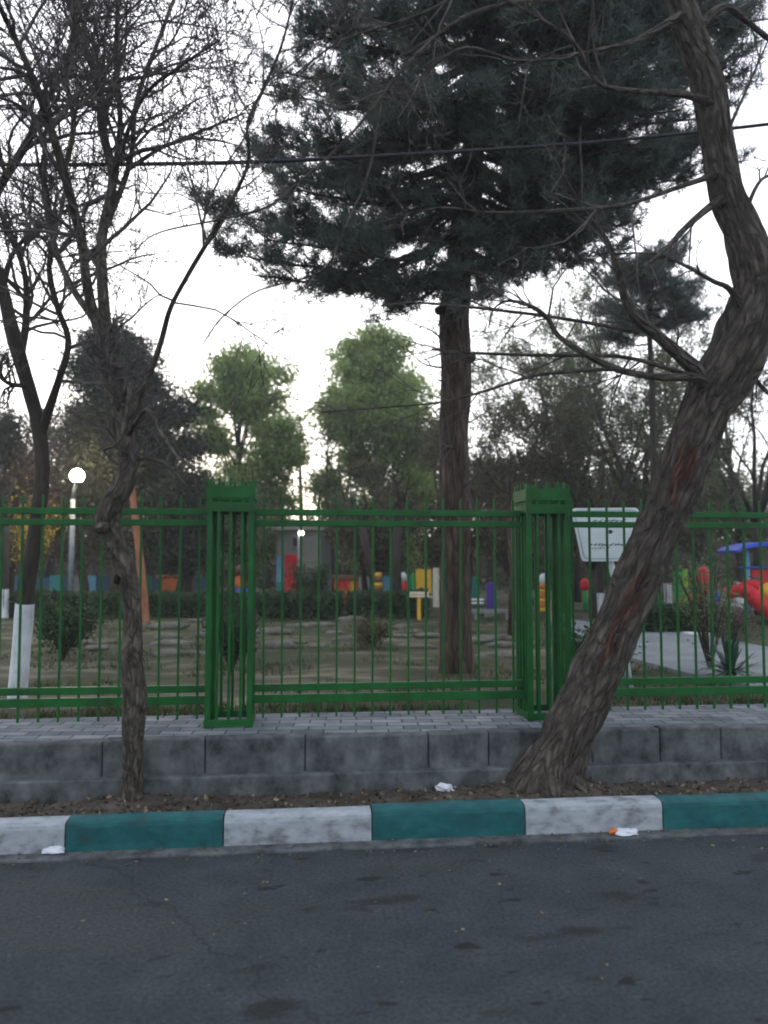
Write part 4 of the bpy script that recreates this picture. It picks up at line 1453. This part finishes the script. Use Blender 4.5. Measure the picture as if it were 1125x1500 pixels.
# grass and leaf litter
ng = np.random.default_rng(9)
n = 30000
X = ng.uniform(-9, 12, n)
Y = YL + .05 + (ng.random(n) ** 1.6) * 13
keep = np.array([mnoise.noise(Vector((x * .8, y * 1.1, 2))) + .5 * mnoise.noise(Vector((x * 2.7, y * 3, 5))) > -.02 + .25 * ng.random() for x, y in zip(X, Y)])
pth = [(p.x, p.y) for p in pp]


def inpoly(x, y):
    r_ = False
    for i in range(len(pth)):
        (x0, y0), (x1, y1) = pth[i], pth[i - 1]
        if (y0 > y) != (y1 > y) and x < (x1 - x0) * (y - y0) / (y1 - y0) + x0:
            r_ = not r_
    return r_


keep &= ~np.array([inpoly(x, y) for x, y in zip(X, Y)])
X, Y = X[keep], Y[keep]
B = np.array([(x, y, park_z(x, y) - .005) for x, y in zip(X, Y)])
B = np.repeat(B, 4, axis=0) + np.c_[ng.normal(size=(len(B) * 4, 2)) * .02, np.zeros(len(B) * 4)]
D = ng.normal(size=B.shape) * .4 + np.array((0, 0, 1))
MB().blades(B, D, .075, .008, ng).build('grass', M['grass'], kind='stuff')
n = 1500
X, Y = ng.uniform(-4, 5, n), ng.uniform(YKB, YE - .05, n)
C = np.array([(x, y, soil_z(x, y) + .008) for x, y in zip(X, Y)])
MB().leaves(C, .035, .02, ng).build('leaf_litter', M['litter_leaf'], kind='stuff')
cl = MB()
for k in range(420):
    x, y = ng.uniform(-4, 5), ng.uniform(YKB + .02, YE - .08)
    s = ng.uniform(.006, .026)
    z = soil_z(x, y)
    V = np.array([(1, 0, 0), (-1, 0, 0), (0, 1, 0), (0, -1, 0), (0, 0, 1), (0, 0, -1)], dtype=float) * s * ng.uniform(.6, 1.3, (6, 1)) + np.array((x, y, z + s * .3))
    cl.add(V, [np.array([(0, 2, 4), (2, 1, 4), (1, 3, 4), (3, 0, 4), (2, 0, 5), (1, 2, 5), (3, 1, 5), (0, 3, 5)])])
cl.build('rubble', M['soil'], kind='stuff')

gt = MB()
for k in range(700):
    x = ng.uniform(-3.5, 4.5)
    near = k < 560
    y = YK - .012 - (ng.random() ** 2 * .16 if near else ng.random() * 2.4)
    z = .012 if y > YK - .10 else 0
    s = ng.uniform(.003, .011) * (1 if near else .75)
    V = np.array([(1, 0, 0), (-1, 0, 0), (0, 1, 0), (0, -1, 0), (0, 0, .6), (0, 0, -.3)], dtype=float) * s * ng.uniform(.6, 1.4, (6, 1)) + np.array((x, y, z + s * .3))
    gt.add(V, [np.array([(0, 2, 4), (2, 1, 4), (1, 3, 4), (3, 0, 4), (2, 0, 5), (1, 2, 5), (3, 1, 5), (0, 3, 5)])])
gt.build('road_grit', M['rock'], kind='stuff')
n = 260
X, Y = ng.uniform(-3.5, 4.5, n), YK - .015 - ng.random(n) ** 2.5 * 1.4
C = np.array([(x, y, .019 if y > YK - .1 else .007) for x, y in zip(X, Y)])
lv = MB()
lv.leaves(C, .03, .017, ng)
V = lv.v[0]
V[:, 2] = np.repeat(C[:, 2], 4) + (V[:, 2] - np.repeat(C[:, 2], 4)) * .3
lv.build('leaf_litter', M['litter_leaf'], kind='stuff')

# ------------------------------------------------------------------ cable
rows = [(-260, 236, 5.6, 5.6), (0, 241, 5.8, 5.6), (150, 241, 6, 5.6), (380, 237, 6, 5.6), (600, 226, 5.6, 5.6), (850, 210, 5.2, 5.6), (1090, 186, 5, 5.6), (1400, 148, 5, 5.6)]
pts, rad = limb(rows, 8)
tag(MB().tube(pts, rad, 8).build('overhead_cable', M['cable'], smooth=True), 'thick black overhead cable crossing in front of the tall pine', 'cable')

# ------------------------------------------------------------------ lamps
def street_lamp(label, pxb, yb, px, py, r, m, pr, plinth=True, arm=True):
    base = gpt(pxb, yb)
    d = (base - CAM).dot(fwd)
    t = thing('street_lamp', label, 'street lamp', base)
    g = at(px, py, d)
    zt = g.z - r * .3
    pole = Vector((base.x, base.y, zt - .45))
    if arm:
        MB().tube([base, pole], [pr, pr * .8], 14).build('post', M['grey_steel'], t, smooth=True)
        MB().tube([pole - UP * .02, pole + Vector((.02, 0, .2)), Vector((g.x, g.y, g.z - r * .9))], [pr * .7, pr * .55, pr * .5], 10).build('arm', M['grey_steel'], t, smooth=True)
    else:
        MB().tube([base, Vector((base.x, base.y, g.z - r * .7))], [pr, pr * .8], 12).build('post', M['grey_steel'], t, smooth=True)
    if plinth:
        MB().box((base.x - .2, base.y - .2, base.z - .05), (base.x + .2, base.y + .2, base.z + .10)).build('plinth', M['concrete'], t, bevel=.02)
    nu, nv = 18, 12
    V = [(g.x + r * math.sin(math.pi * i / (nv - 1)) * math.cos(2 * math.pi * j / nu), g.y + r * math.sin(math.pi * i / (nv - 1)) * math.sin(2 * math.pi * j / nu), g.z + r * math.cos(math.pi * i / (nv - 1))) for i in range(nv) for j in range(nu)]
    ii = np.arange(nv - 1)[:, None] * nu
    jj = np.arange(nu)[None, :]
    q = np.stack([ii + jj, ii + nu + jj, ii + nu + (jj + 1) % nu, ii + (jj + 1) % nu], axis=2).reshape(-1, 4)
    b = MB()
    b.add(V, [q])
    b.build('lamp_globe', m, t, smooth=True)
    MB().tube([g - UP * r * 1.05, g - UP * r * .82], [r * .45, r * .6], 14).build('collar', M['grey_steel'], t, smooth=True)
    return t


street_lamp('brightly lit globe lamp on a grey post left of the thin crooked tree', 103, 897, 113, 697, .14, M['lamp'], .065)
street_lamp('small lit lamp on a thin post in front of the pale kiosk', 437, 884, 441, 781, .07, M['lamp_small'], .04, plinth=False, arm=False)

# orange brown pole
pb = gpt(213, 912)
d_ = (pb - CAM).dot(fwd)
pts, rad = limb([(214, 916, 12, d_), (210, 870, 12, d_), (203, 800, 11, d_), (195, 735, 10, d_), (187, 672, 9, d_)], 6)
tag(MB().tube(pts, rad, 12, bump=ridged(3, .05, 2, .05)).build('leaning_pole', M['rust'], smooth=True), 'slightly bent orange brown wooden pole right of the thin crooked tree', 'pole')

# ------------------------------------------------------------------ notice board
nb_ = gpt(925, 1012)
dn = (nb_ - CAM).dot(fwd)
NB = thing('notice_board', 'tilted white notice board on a white pole behind the leaning tree', 'notice board', nb_)
o0 = at(890, 783, dn - .03)
tilt = R(-5)
rx_ = (rgt * math.cos(tilt) + UP * -math.sin(tilt)).normalized()
rx_ = Vector((rgt.x, rgt.y, .0)).normalized()
ry_ = (UP * math.cos(R(5)) - rx_ * math.sin(R(5))).normalized()
rxx = (rx_ * math.cos(R(1)) + UP * math.sin(R(0.5))).normalized()
nn = rxx.cross(ry_).normalized()          # towards... checked below
if nn.dot(CAM - o0) < 0:
    nn = -nn
S = dn / F


def bp(u, v, off=0):
    return o0 + rxx * (u * S) + ry_ * (v * S) + nn * off


def rrect(hw_t, hw_b, hh, r, off, n=6):
    """rounded board outline, narrower at the bottom"""
    out = []
    for cx, cy, a0, hw in ((hw_b, -hh, -90, hw_b), (hw_t, hh, 0, hw_t), (-hw_t, hh, 90, hw_t), (-hw_b, -hh, 180, hw_b)):
        sx, sy = (1 if cx > 0 else -1), (1 if cy > 0 else -1)
        for k in range(n + 1):
            a = R(a0 + 90 * k / n)
            out.append(bp(cx - sx * r + r * math.cos(a), cy - sy * r + r * math.sin(a), off))
    return out


MB().prism(rrect(49, 42, 39, 6, -.012), .018, nn).build('board', M['white_board'], NB)
inn, outr = rrect(44.5, 37.5, 34.5, 6, .0085), rrect(46, 39, 36, 7, .0085)
k = len(inn)
b = MB()
b.add([tuple(p) for p in inn + outr], [np.array([(i, (i + 1) % k, k + (i + 1) % k, k + i) for i in range(k)])])
b.build('frame_line', M['frame_grey'], NB)
MB().tube([at(925, 1022, dn), at(912, 930, dn), at(900, 850, dn), at(893, 815, dn), at(890, 790, dn)], [.028, .027, .027, .026, .026], 12).build('pole', M['white_pole'], NB, smooth=True)
rt = random.Random(12)
txt = MB()


def stroke(u0, u1, v, h, th):
    """a line of joined cursive script"""
    u = u0
    while u < u1:
        L = rt.uniform(4, 9)
        pts = [(u, v), (u + L * .3, v - rt.uniform(0, h * .4)), (u + L * .6, v + rt.uniform(0, h * .3)), (u + L, v + rt.uniform(0, h))]
        P = crom(pts, 4)
        vv = []
        for q in P:
            vv += [tuple(bp(q[0], q[1] - th, .0092)), tuple(bp(q[0], q[1] + th, .0092))]
        m_ = len(P)
        txt.add(vv, [np.array([(2 * i, 2 * i + 2, 2 * i + 3, 2 * i + 1) for i in range(m_ - 1)])])
        for _ in range(rt.randint(0, 2)):
            du, dv = u + rt.uniform(1, L), v + rt.choice((-1, 1)) * h * .75
            txt.add([tuple(bp(du - .6, dv - .6, .0092)), tuple(bp(du + .6, dv - .6, .0092)), tuple(bp(du + .6, dv + .6, .0092)), tuple(bp(du - .6, dv + .6, .0092))], [np.array([(0, 1, 2, 3)])])
        u += L + rt.uniform(.5, 2.5)


stroke(-20, 22, 20, 3.2, .7)
stroke(-30, 32, -15, 2.4, .8)
stroke(-26, -4, -20, 1.6, .4)
txt.build('lettering', M['ink'], NB)
em = [bp(4 + 3.2 * math.cos(a) * (1 + .3 * math.cos(3 * a)), 4 + 3 * math.sin(a), .0094) for a in [i / 16 * 6.283 for i in range(16)]]
MB().prism(em, .0006, nn).build('emblem', M['ink'], NB)

# ------------------------------------------------------------------ playground beyond the hedges
def pbox(px0, px1, y0, y1, d, dep, name, m, parent, bevel=.012, dz=0):
    """a box whose front face covers that photo rectangle at depth d"""
    a, c = at(px0, y1, d), at(px1, y0, d)
    b = MB()
    ax = Vector((c.x - a.x, c.y - a.y, 0))
    dp = Vector((-ax.y, ax.x, 0)).normalized() * dep
    v = [a, a + ax, a + ax + dp, a + dp]
    z0, z1 = a.z, c.z
    V = [(p.x, p.y, z0) for p in v] + [(p.x, p.y, z1) for p in v]
    b.add(V, [np.array([(0, 3, 2, 1), (4, 5, 6, 7), (0, 1, 5, 4), (1, 2, 6, 5), (2, 3, 7, 6), (3, 0, 4, 7)])])
    return b.build(name, m, parent, bevel=bevel)


def gy(d):
    return HZ + (CAM.z - ZG) / d * F


# kiosk with painted lower walls
d = 22
KT = thing('kiosk', 'small pale kiosk with painted blue and red lower walls behind the hedge', 'kiosk', gp(436, d))
pbox(404, 470, 776, gy(d) + 3, d, 2.2, 'wall', M['pale_grey'], KT)
pbox(398, 476, 768, 776.6, d - .15, 2.5, 'roof', M['pale_grey'], KT)
f_ = pbox(426, 444, 785, 803, d - .03, .05, 'window', M['pale_grey'], KT)
pbox(429, 441, 788, 800, d - .04, .02, 'pane', M['black'], f_, bevel=0)
for x0, x1, y0, y1, c in ((405, 415, 815, 852, 'sky_blue'), (417, 437, 812, 878, 'red'), (405, 415, 853, 878, 'teal'), (456, 468, 808, 834, 'sky_blue'), (457, 464, 835, 852, 'orange'), (440, 454, 830, 878, 'cream')):
    pbox(x0, x1, y0, y1, d - .02, .03, 'painted_panel', M[c], KT, bevel=0)

d = 22.5
PW = thing('painted_wall', 'low wall painted in teal, blue and orange behind the left hedge', 'wall', gp(150, d))
pbox(-60, 302, 846, gy(d) + 2, d, .2, 'wall', M['dark_blue'], PW)
for x0, x1, c in ((8, 24, 'teal'), (72, 90, 'teal'), (128, 140, 'sky_blue'), (143, 160, 'dark_blue'), (228, 262, 'orange'), (196, 222, 'deep_green'), (268, 284, 'brown'), (100, 122, 'pale_grey')):
    pbox(x0, x1, 843, gy(d) + 1, d - .02, .03, 'painted_panel', M[c], PW, bevel=0)
pbox(-60, 302, 873, 878, 19, .15, 'kerb', M['pale_path'], PW)

PW2 = thing('painted_wall', 'low wall painted in blue, cream and teal behind the middle hedges', 'wall', gp(540, 24))
pbox(472, 700, 846, gy(24) + 2, 24, .2, 'wall', M['teal'], PW2)
for x0, x1, c in ((474, 486, 'sky_blue'), (524, 540, 'cream'), (562, 580, 'sky_blue'), (642, 660, 'cream')):
    pbox(x0, x1, 844, gy(24) + 1, 23.98, .03, 'painted_panel', M[c], PW2, bevel=0)

# orange hut
d = 20
H_ = thing('play_hut', 'orange and red play hut left of the dark leaning trunk', 'play hut', gp(506, d))
pbox(489, 522, 848, gy(d), d, .6, 'wall', M['orange'], H_)
pbox(486, 525, 843, 848.5, d - .08, .75, 'roof', M['brown'], H_)
for x0, x1 in ((492, 499), (502, 509)):
    pbox(x0, x1, 851, 861, d - .02, .03, 'window', M['red'], H_, bevel=0)
pbox(512, 519, 852, gy(d), d - .02, .03, 'door', M['yellow'], H_, bevel=0)

# striped beehive post
d = 19
SB_ = thing('striped_post', 'yellow and black striped rounded play post right of the orange hut', 'play post', gp(554, d))
q = gp(554, d)
for k in range(7):
    z = q.z + k * .12
    r0, r1 = .13 - .008 * k, .13 - .008 * (k + 1)
    MB().tube([Vector((q.x, q.y, z)), Vector((q.x, q.y, z + .06)), Vector((q.x, q.y, z + .119))], [r0, r0 + .012, r1], 14).build('ring', M['yellow'] if k % 2 == 0 else M['brown'], SB_, smooth=True)

d = 19.5
RP_ = thing('play_post', 'red and white round headed play post between the dark trunk and yellow panel', 'play post', gp(591, d))
q = gp(591, d)
MB().tube([q, q + UP * .18], [.16, .15], 14).build('base', M['white'], RP_, smooth=True)
MB().tube([q + UP * .18, q + UP * .4, q + UP * .62], [.13, .15, .10], 14).build('body', M['red'], RP_, smooth=True)
MB().tube([q + UP * .6, q + UP * .66, q + UP * .76, q + UP * .84], [.06, .11, .10, .03], 14).build('head', M['white'], RP_, smooth=True)

d = 18.5
YP = thing('climbing_board', 'tall yellow climbing board with a green edge just left of the pine trunk', 'climbing board', gp(622, d))
pbox(609, 632, 834, 872, d, .08, 'panel', M['yellow'], YP)
pbox(634, 641, 832, gy(d), d - .02, .12, 'post', M['cream'], YP)
pbox(601.5, 607, 840, gy(d), d - .02, .12, 'post', M['green'], YP)
pbox(607, 634, 873, 876, d - .01, .1, 'bar', M['cream'], YP)

d = 14.6
YS = thing('small_sign', 'small cream plate on a yellow post in front of the hedge', 'sign', gp(613, d))
pbox(600, 628, 867, 875, d, .03, 'plate', M['cream'], YS, bevel=.004)
pbox(602, 626, 870.4, 871.6, d - .004, .004, 'stripe', M['orange'], YS, bevel=0)
pbox(611, 615.5, 875, gy(d), d + .01, .05, 'post', M['yellow'], YS, bevel=.004)

# spring rider behind left pillar
d = 19
SR = thing('spring_rider', 'orange and blue play figure seen through the left lattice pillar', 'play figure', gp(352, d))
q = gp(352, d)
MB().tube([q, q + UP * .25, q + UP * .42], [.22, .26, .20], 16).build('base', M['blue'], SR, smooth=True)
MB().tube([q + UP * .40, q + UP * .52, q + UP * .66, q + UP * .74], [.14, .17, .14, .05], 16).build('body', M['orange'], SR, smooth=True)
MB().tube([q + UP * .72, q + UP * .82, q + UP * .92, q + UP * .98], [.06, .16, .14, .03], 16).build('head', M['brown'], SR, smooth=True)

# purple panel and bench
d = 15.2
PP_ = thing('climbing_board', 'dark purple climbing board on a grey foot right of the pine trunk', 'climbing board', gp(718, d))
pbox(713, 724, 853, 895, d, .12, 'panel', M['purple'], PP_)
pbox(711, 726, 895, gy(d), d - .02, .2, 'foot', M['pale_grey'], PP_)
d = 14.6
BE = thing('park_bench', 'white slatted park bench between the pine trunk and the thin pale trunk', 'bench', gp(716, d))
for y0, y1, dd in ((893, 895.2, 0), (896.6, 898, -.12)):
    pbox(691, 745, y0, y1, d + dd, .09, 'seat', M['pale_grey'], BE, bevel=.004)
for y0, y1 in ((877, 879.5), (882, 884.5)):
    pbox(691, 709, y0, y1, d + .35, .03, 'backrest', M['white'], BE, bevel=.004)
for x in (695, 740):
    pbox(x, x + 3, 894, gy(d), d + .02, .3, 'leg', M['grey_steel'], BE, bevel=.004)

# bits seen beside the right pillar
d = 17
ST = thing('striped_post', 'white headed orange striped play post seen through the right pillar', 'play post', gp(796, d))
q = gp(796, d)
for k in range(6):
    z = q.z + k * .1
    MB().tube([Vector((q.x, q.y, z)), Vector((q.x, q.y, z + .05)), Vector((q.x, q.y, z + .099))], [.11, .12, .11], 12).build('ring', M['orange'] if k % 2 else M['yellow'], ST, smooth=True)
MB().tube([q + UP * .6, q + UP * .66, q + UP * .76, q + UP * .83], [.08, .13, .12, .03], 14).build('head', M['white'], ST, smooth=True)
d = 14.5
PL = thing('brick_planter', 'stepped brick pink planter right of the striped play post', 'planter', gp(817, d))
for k, (x0, x1, y0, y1) in enumerate(((806, 827, 896, gy(14.5)), (808, 825, 888, 895), (809.5, 823.5, 880, 887))):
    pbox(x0, x1, y0, y1, d, .3 - .04 * k, 'tier', M['brick_pink'], PL, bevel=.008)
pbox(813, 821, 858, 880, d + .05, .1, 'post', M['yellow'], PL, bevel=.02)
d = 17
RB = thing('play_post', 'small red topped green play post under the notice board', 'play post', gp(856, d))
q = gp(856, d)
MB().tube([q, q + UP * .5], [.05, .05], 10).build('post', M['green'], RB, smooth=True)
MB().tube([q + UP * .48, q + UP * .54, q + UP * .66, q + UP * .74], [.06, .1, .1, .04], 14).build('head', M['red'], RB, smooth=True)

# green, red and orange play set
d = 15.5
G1 = thing('play_set', 'green, red and orange play set right of the leaning tree', 'play set', gp(1012, d))
pbox(988, 1001, 838, 880, d, .1, 'panel', M['green'], G1)
pbox(1000.5, 1004, 834, gy(d) - 1, d - .03, .1, 'post', M['lime'], G1)
pbox(1004, 1020, 834, 840, d + .2, .5, 'beam', M['deep_green'], G1)
pbox(1004, 1029, 869, gy(d) - 2, d, .5, 'step_box', M['orange'], G1)
pbox(1004, 1028, 866, 868.6, d + .02, .5, 'deck', M['brown'], G1)
a0, a1 = at(1022, 834, d + .1), at(1037, 868, d + .1)
cyl = [at(1028, 872, d + .2), at(1028, 850, d + .2), at(1028, 836, d + .2), at(1026, 832, d + .2)]
MB().tube(cyl, [.12, .155, .14, .08], 20).build('tube_panel', M['red'], G1, smooth=True)
pbox(960, 968, 848, gy(d), d, .1, 'post', M['green'], G1)
pbox(952, 976, 882, 884.5, d + .05, .3, 'deck', M['deep_green'], G1)
d = 16.5
G3 = thing('climbing_board', 'blue violet climbing board between the red tube and the slide', 'climbing board', gp(1050, d))
pbox(1046, 1054, 868, 890, d, .1, 'panel', M['blue'], G3)
pbox(1044, 1056, 890, gy(d), d - .02, .2, 'foot', M['pale_grey'], G3)

d = 14.5
G2 = thing('slide_tower', 'play tower with blue roof and glossy red slide at far right', 'play tower', gp(1110, d))
for px in (1090, 1128, 1150):
    pbox(px, px + 4, 806, gy(d), d + .3, .1, 'post', M['sky_blue'], G2, bevel=.02)
# barrel roof
a, c = at(1080, 806, d), at(1190, 806, d)
ax = (c - a)
ax.z = 0
dp = Vector((-ax.y, ax.x, 0)).normalized()
V, nseg = [], 14
for e in range(2):
    for i in range(nseg + 1):
        t = i / nseg
        p = a + ax * t + dp * (.9 * e)
        V.append((p.x, p.y, a.z + .16 * math.sin(math.pi * t) ** .6))
    for i in range(nseg + 1):
        t = i / nseg
        p = a + ax * t + dp * (.9 * e)
        V.append((p.x, p.y, a.z - .05 + .14 * math.sin(math.pi * t) ** .6))
m_ = nseg + 1
fs = []
for i in range(nseg):
    fs += [(i, i + 1, 2 * m_ + i + 1, 2 * m_ + i), (m_ + i + 1, m_ + i, 3 * m_ + i, 3 * m_ + i + 1), (i + 1, i, m_ + i, m_ + i + 1), (2 * m_ + i, 2 * m_ + i + 1, 3 * m_ + i + 1, 3 * m_ + i)]
fs += [(0, 2 * m_, 3 * m_, m_), (nseg, m_ + nseg, 3 * m_ + nseg, 2 * m_ + nseg)]
b = MB()
b.add(V, [np.array(fs)])
b.build('roof', M['blue'], G2, smooth=False)
pbox(1101, 1150, 834, 862, d + .35, .06, 'panel', M['red'], G2)
pbox(1084, 1150, 830, 832.5, d + .25, .1, 'rail', M['blue'], G2)
pbox(1104, 1112, 845, 858, d + .30, .05, 'window', M['deep_green'], G2, bevel=0)
pbox(1080, 1150, 864, 867, d + .2, .8, 'platform', M['teal'], G2)
gb = at(1127, 868, d - .5)
MB().tube([gb - UP * .17, gb - UP * .1, gb, gb + UP * .1, gb + UP * .17], [.05, .15, .19, .15, .05], 16).build('ball', M['yellow'], G2, smooth=True)


def slide_mesh(path, side, wch, wall):
    """a U-shaped chute swept along path"""
    prof = [(-wch - .03, wall), (-wch, wall + .015), (-wch + .015, wall), (-wch * .75, .04), (0, 0), (wch * .75, .04), (wch - .015, wall), (wch, wall + .015), (wch + .03, wall), (wch * .8, .0), (0, -.035), (-wch * .8, .0)]
    V = []
    for i, p in enumerate(path):
        tan = (path[min(i + 1, len(path) - 1)] - path[max(i - 1, 0)]).normalized()
        s = (side - tan * side.dot(tan)).normalized()
        u = s.cross(tan).normalized()
        if u.z < 0:
            u = -u
        for a_, b_ in prof:
            V.append(tuple(p + s * a_ + u * b_))
    k = len(prof)
    fs = [(i * k + j, (i + 1) * k + j, (i + 1) * k + (j + 1) % k, i * k + (j + 1) % k) for i in range(len(path) - 1) for j in range(k)]
    b = MB()
    b.add(V, [np.array(fs)])
    return b


d = 14
pa = crom([tuple(at(1076, 872, d + .3)), tuple(at(1090, 874, d + .1)), tuple(at(1108, 890, d - .1)), tuple(at(1130, 908, d - .2)), tuple(at(1160, 916, d - .3))], 8)
slide_mesh([Vector(p) for p in pa], fwd.copy(), .22, .15).build('slide', M['red'], G2, smooth=True)
pa = crom([tuple(at(1082, 866, d + .9)), tuple(at(1100, 866, d + .7)), tuple(at(1118, 884, d + .5)), tuple(at(1140, 902, d + .4)), tuple(at(1170, 910, d + .3))], 8)
slide_mesh([Vector(p) for p in pa], fwd.copy(), .22, .15).build('slide', M['red'], G2, smooth=True)

# white block by the right hedge
b = thing('concrete_block', 'pale concrete block lying on the path by the right hedge', 'block', gp(1018, 11.6))
pbox(1004, 1040, 927, 936, 11.6, .22, 'block', M['white'], b, bevel=.015)
b = bpy.data.objects.get('concrete_block')

# ------------------------------------------------------------------ litter
def crumple(p, sx, sy, sz, seed, m, name, label, extra=None):
    nu, nv = 12, 8
    V = []
    for i in range(nv):
        th = math.pi * i / (nv - 1)
        for j in range(nu):
            ph = 2 * math.pi * j / nu
            dd = Vector((math.sin(th) * math.cos(ph), math.sin(th) * math.sin(ph), math.cos(th)))
            k = 1 + .55 * mnoise.noise(dd * 2.6 + Vector((seed, 0, 0))) + .3 * mnoise.noise(dd * 6 + Vector((0, seed, 0)))
            V.append((p.x + dd.x * sx * k, p.y + dd.y * sy * k, p.z + max(.002, sz * .6 + dd.z * sz * k)))
    ii = np.arange(nv - 1)[:, None] * nu
    jj = np.arange(nu)[None, :]
    q = np.stack([ii + jj, ii + nu + jj, ii + nu + (jj + 1) % nu, ii + (jj + 1) % nu], axis=2).reshape(-1, 4)
    b = MB()
    b.add(V, [q])
    return tag(b.build(name, m), label, 'litter')


p = on_z(652, 1160, ZS)
crumple(Vector((p.x, p.y, soil_z(p.x, p.y))), .055, .04, .025, 3, M['paper'], 'crumpled_paper', 'crumpled white scrap of paper on the soil strip between the two street trees')
p = on_z(80, 1249, .012)
crumple(p, .055, .04, .022, 8, M['paper'], 'crumpled_bag', 'crumpled whitish plastic bag in the gutter at the left white kerb stone')
p = on_z(918, 1222, .012)
o = crumple(p, .07, .04, .018, 13, M['paper'], 'plastic_wrapper', 'torn white wrapper with an orange corner lying in the gutter at right')
b = MB()
b.tube([p + Vector((-.10, .0, .012)), p + Vector((-.075, 0, .022)), p + Vector((-.05, 0, .012))], [.01, .018, .012], 6)
b.build('corner', M['orange'], o)

# ------------------------------------------------------------------ dusk air
hm = bpy.data.materials.new('dusk_air')
hm.use_nodes = True
hn = hm.node_tree
hn.nodes.remove(hn.nodes['Principled BSDF'])
pvn = hn.nodes.new('ShaderNodeVolumePrincipled')
pvn.inputs['Color'].default_value = (.93, .95, .97, 1)
pvn.inputs['Density'].default_value = .0023
pvn.inputs['Anisotropy'].default_value = .35
hn.links.new(pvn.outputs[0], hn.nodes['Material Output'].inputs['Volume'])
hb = MB()
hb.box((-115, -65, -1.2), (115, 115, 13.5))
hb.build('haze', hm, kind='stuff')
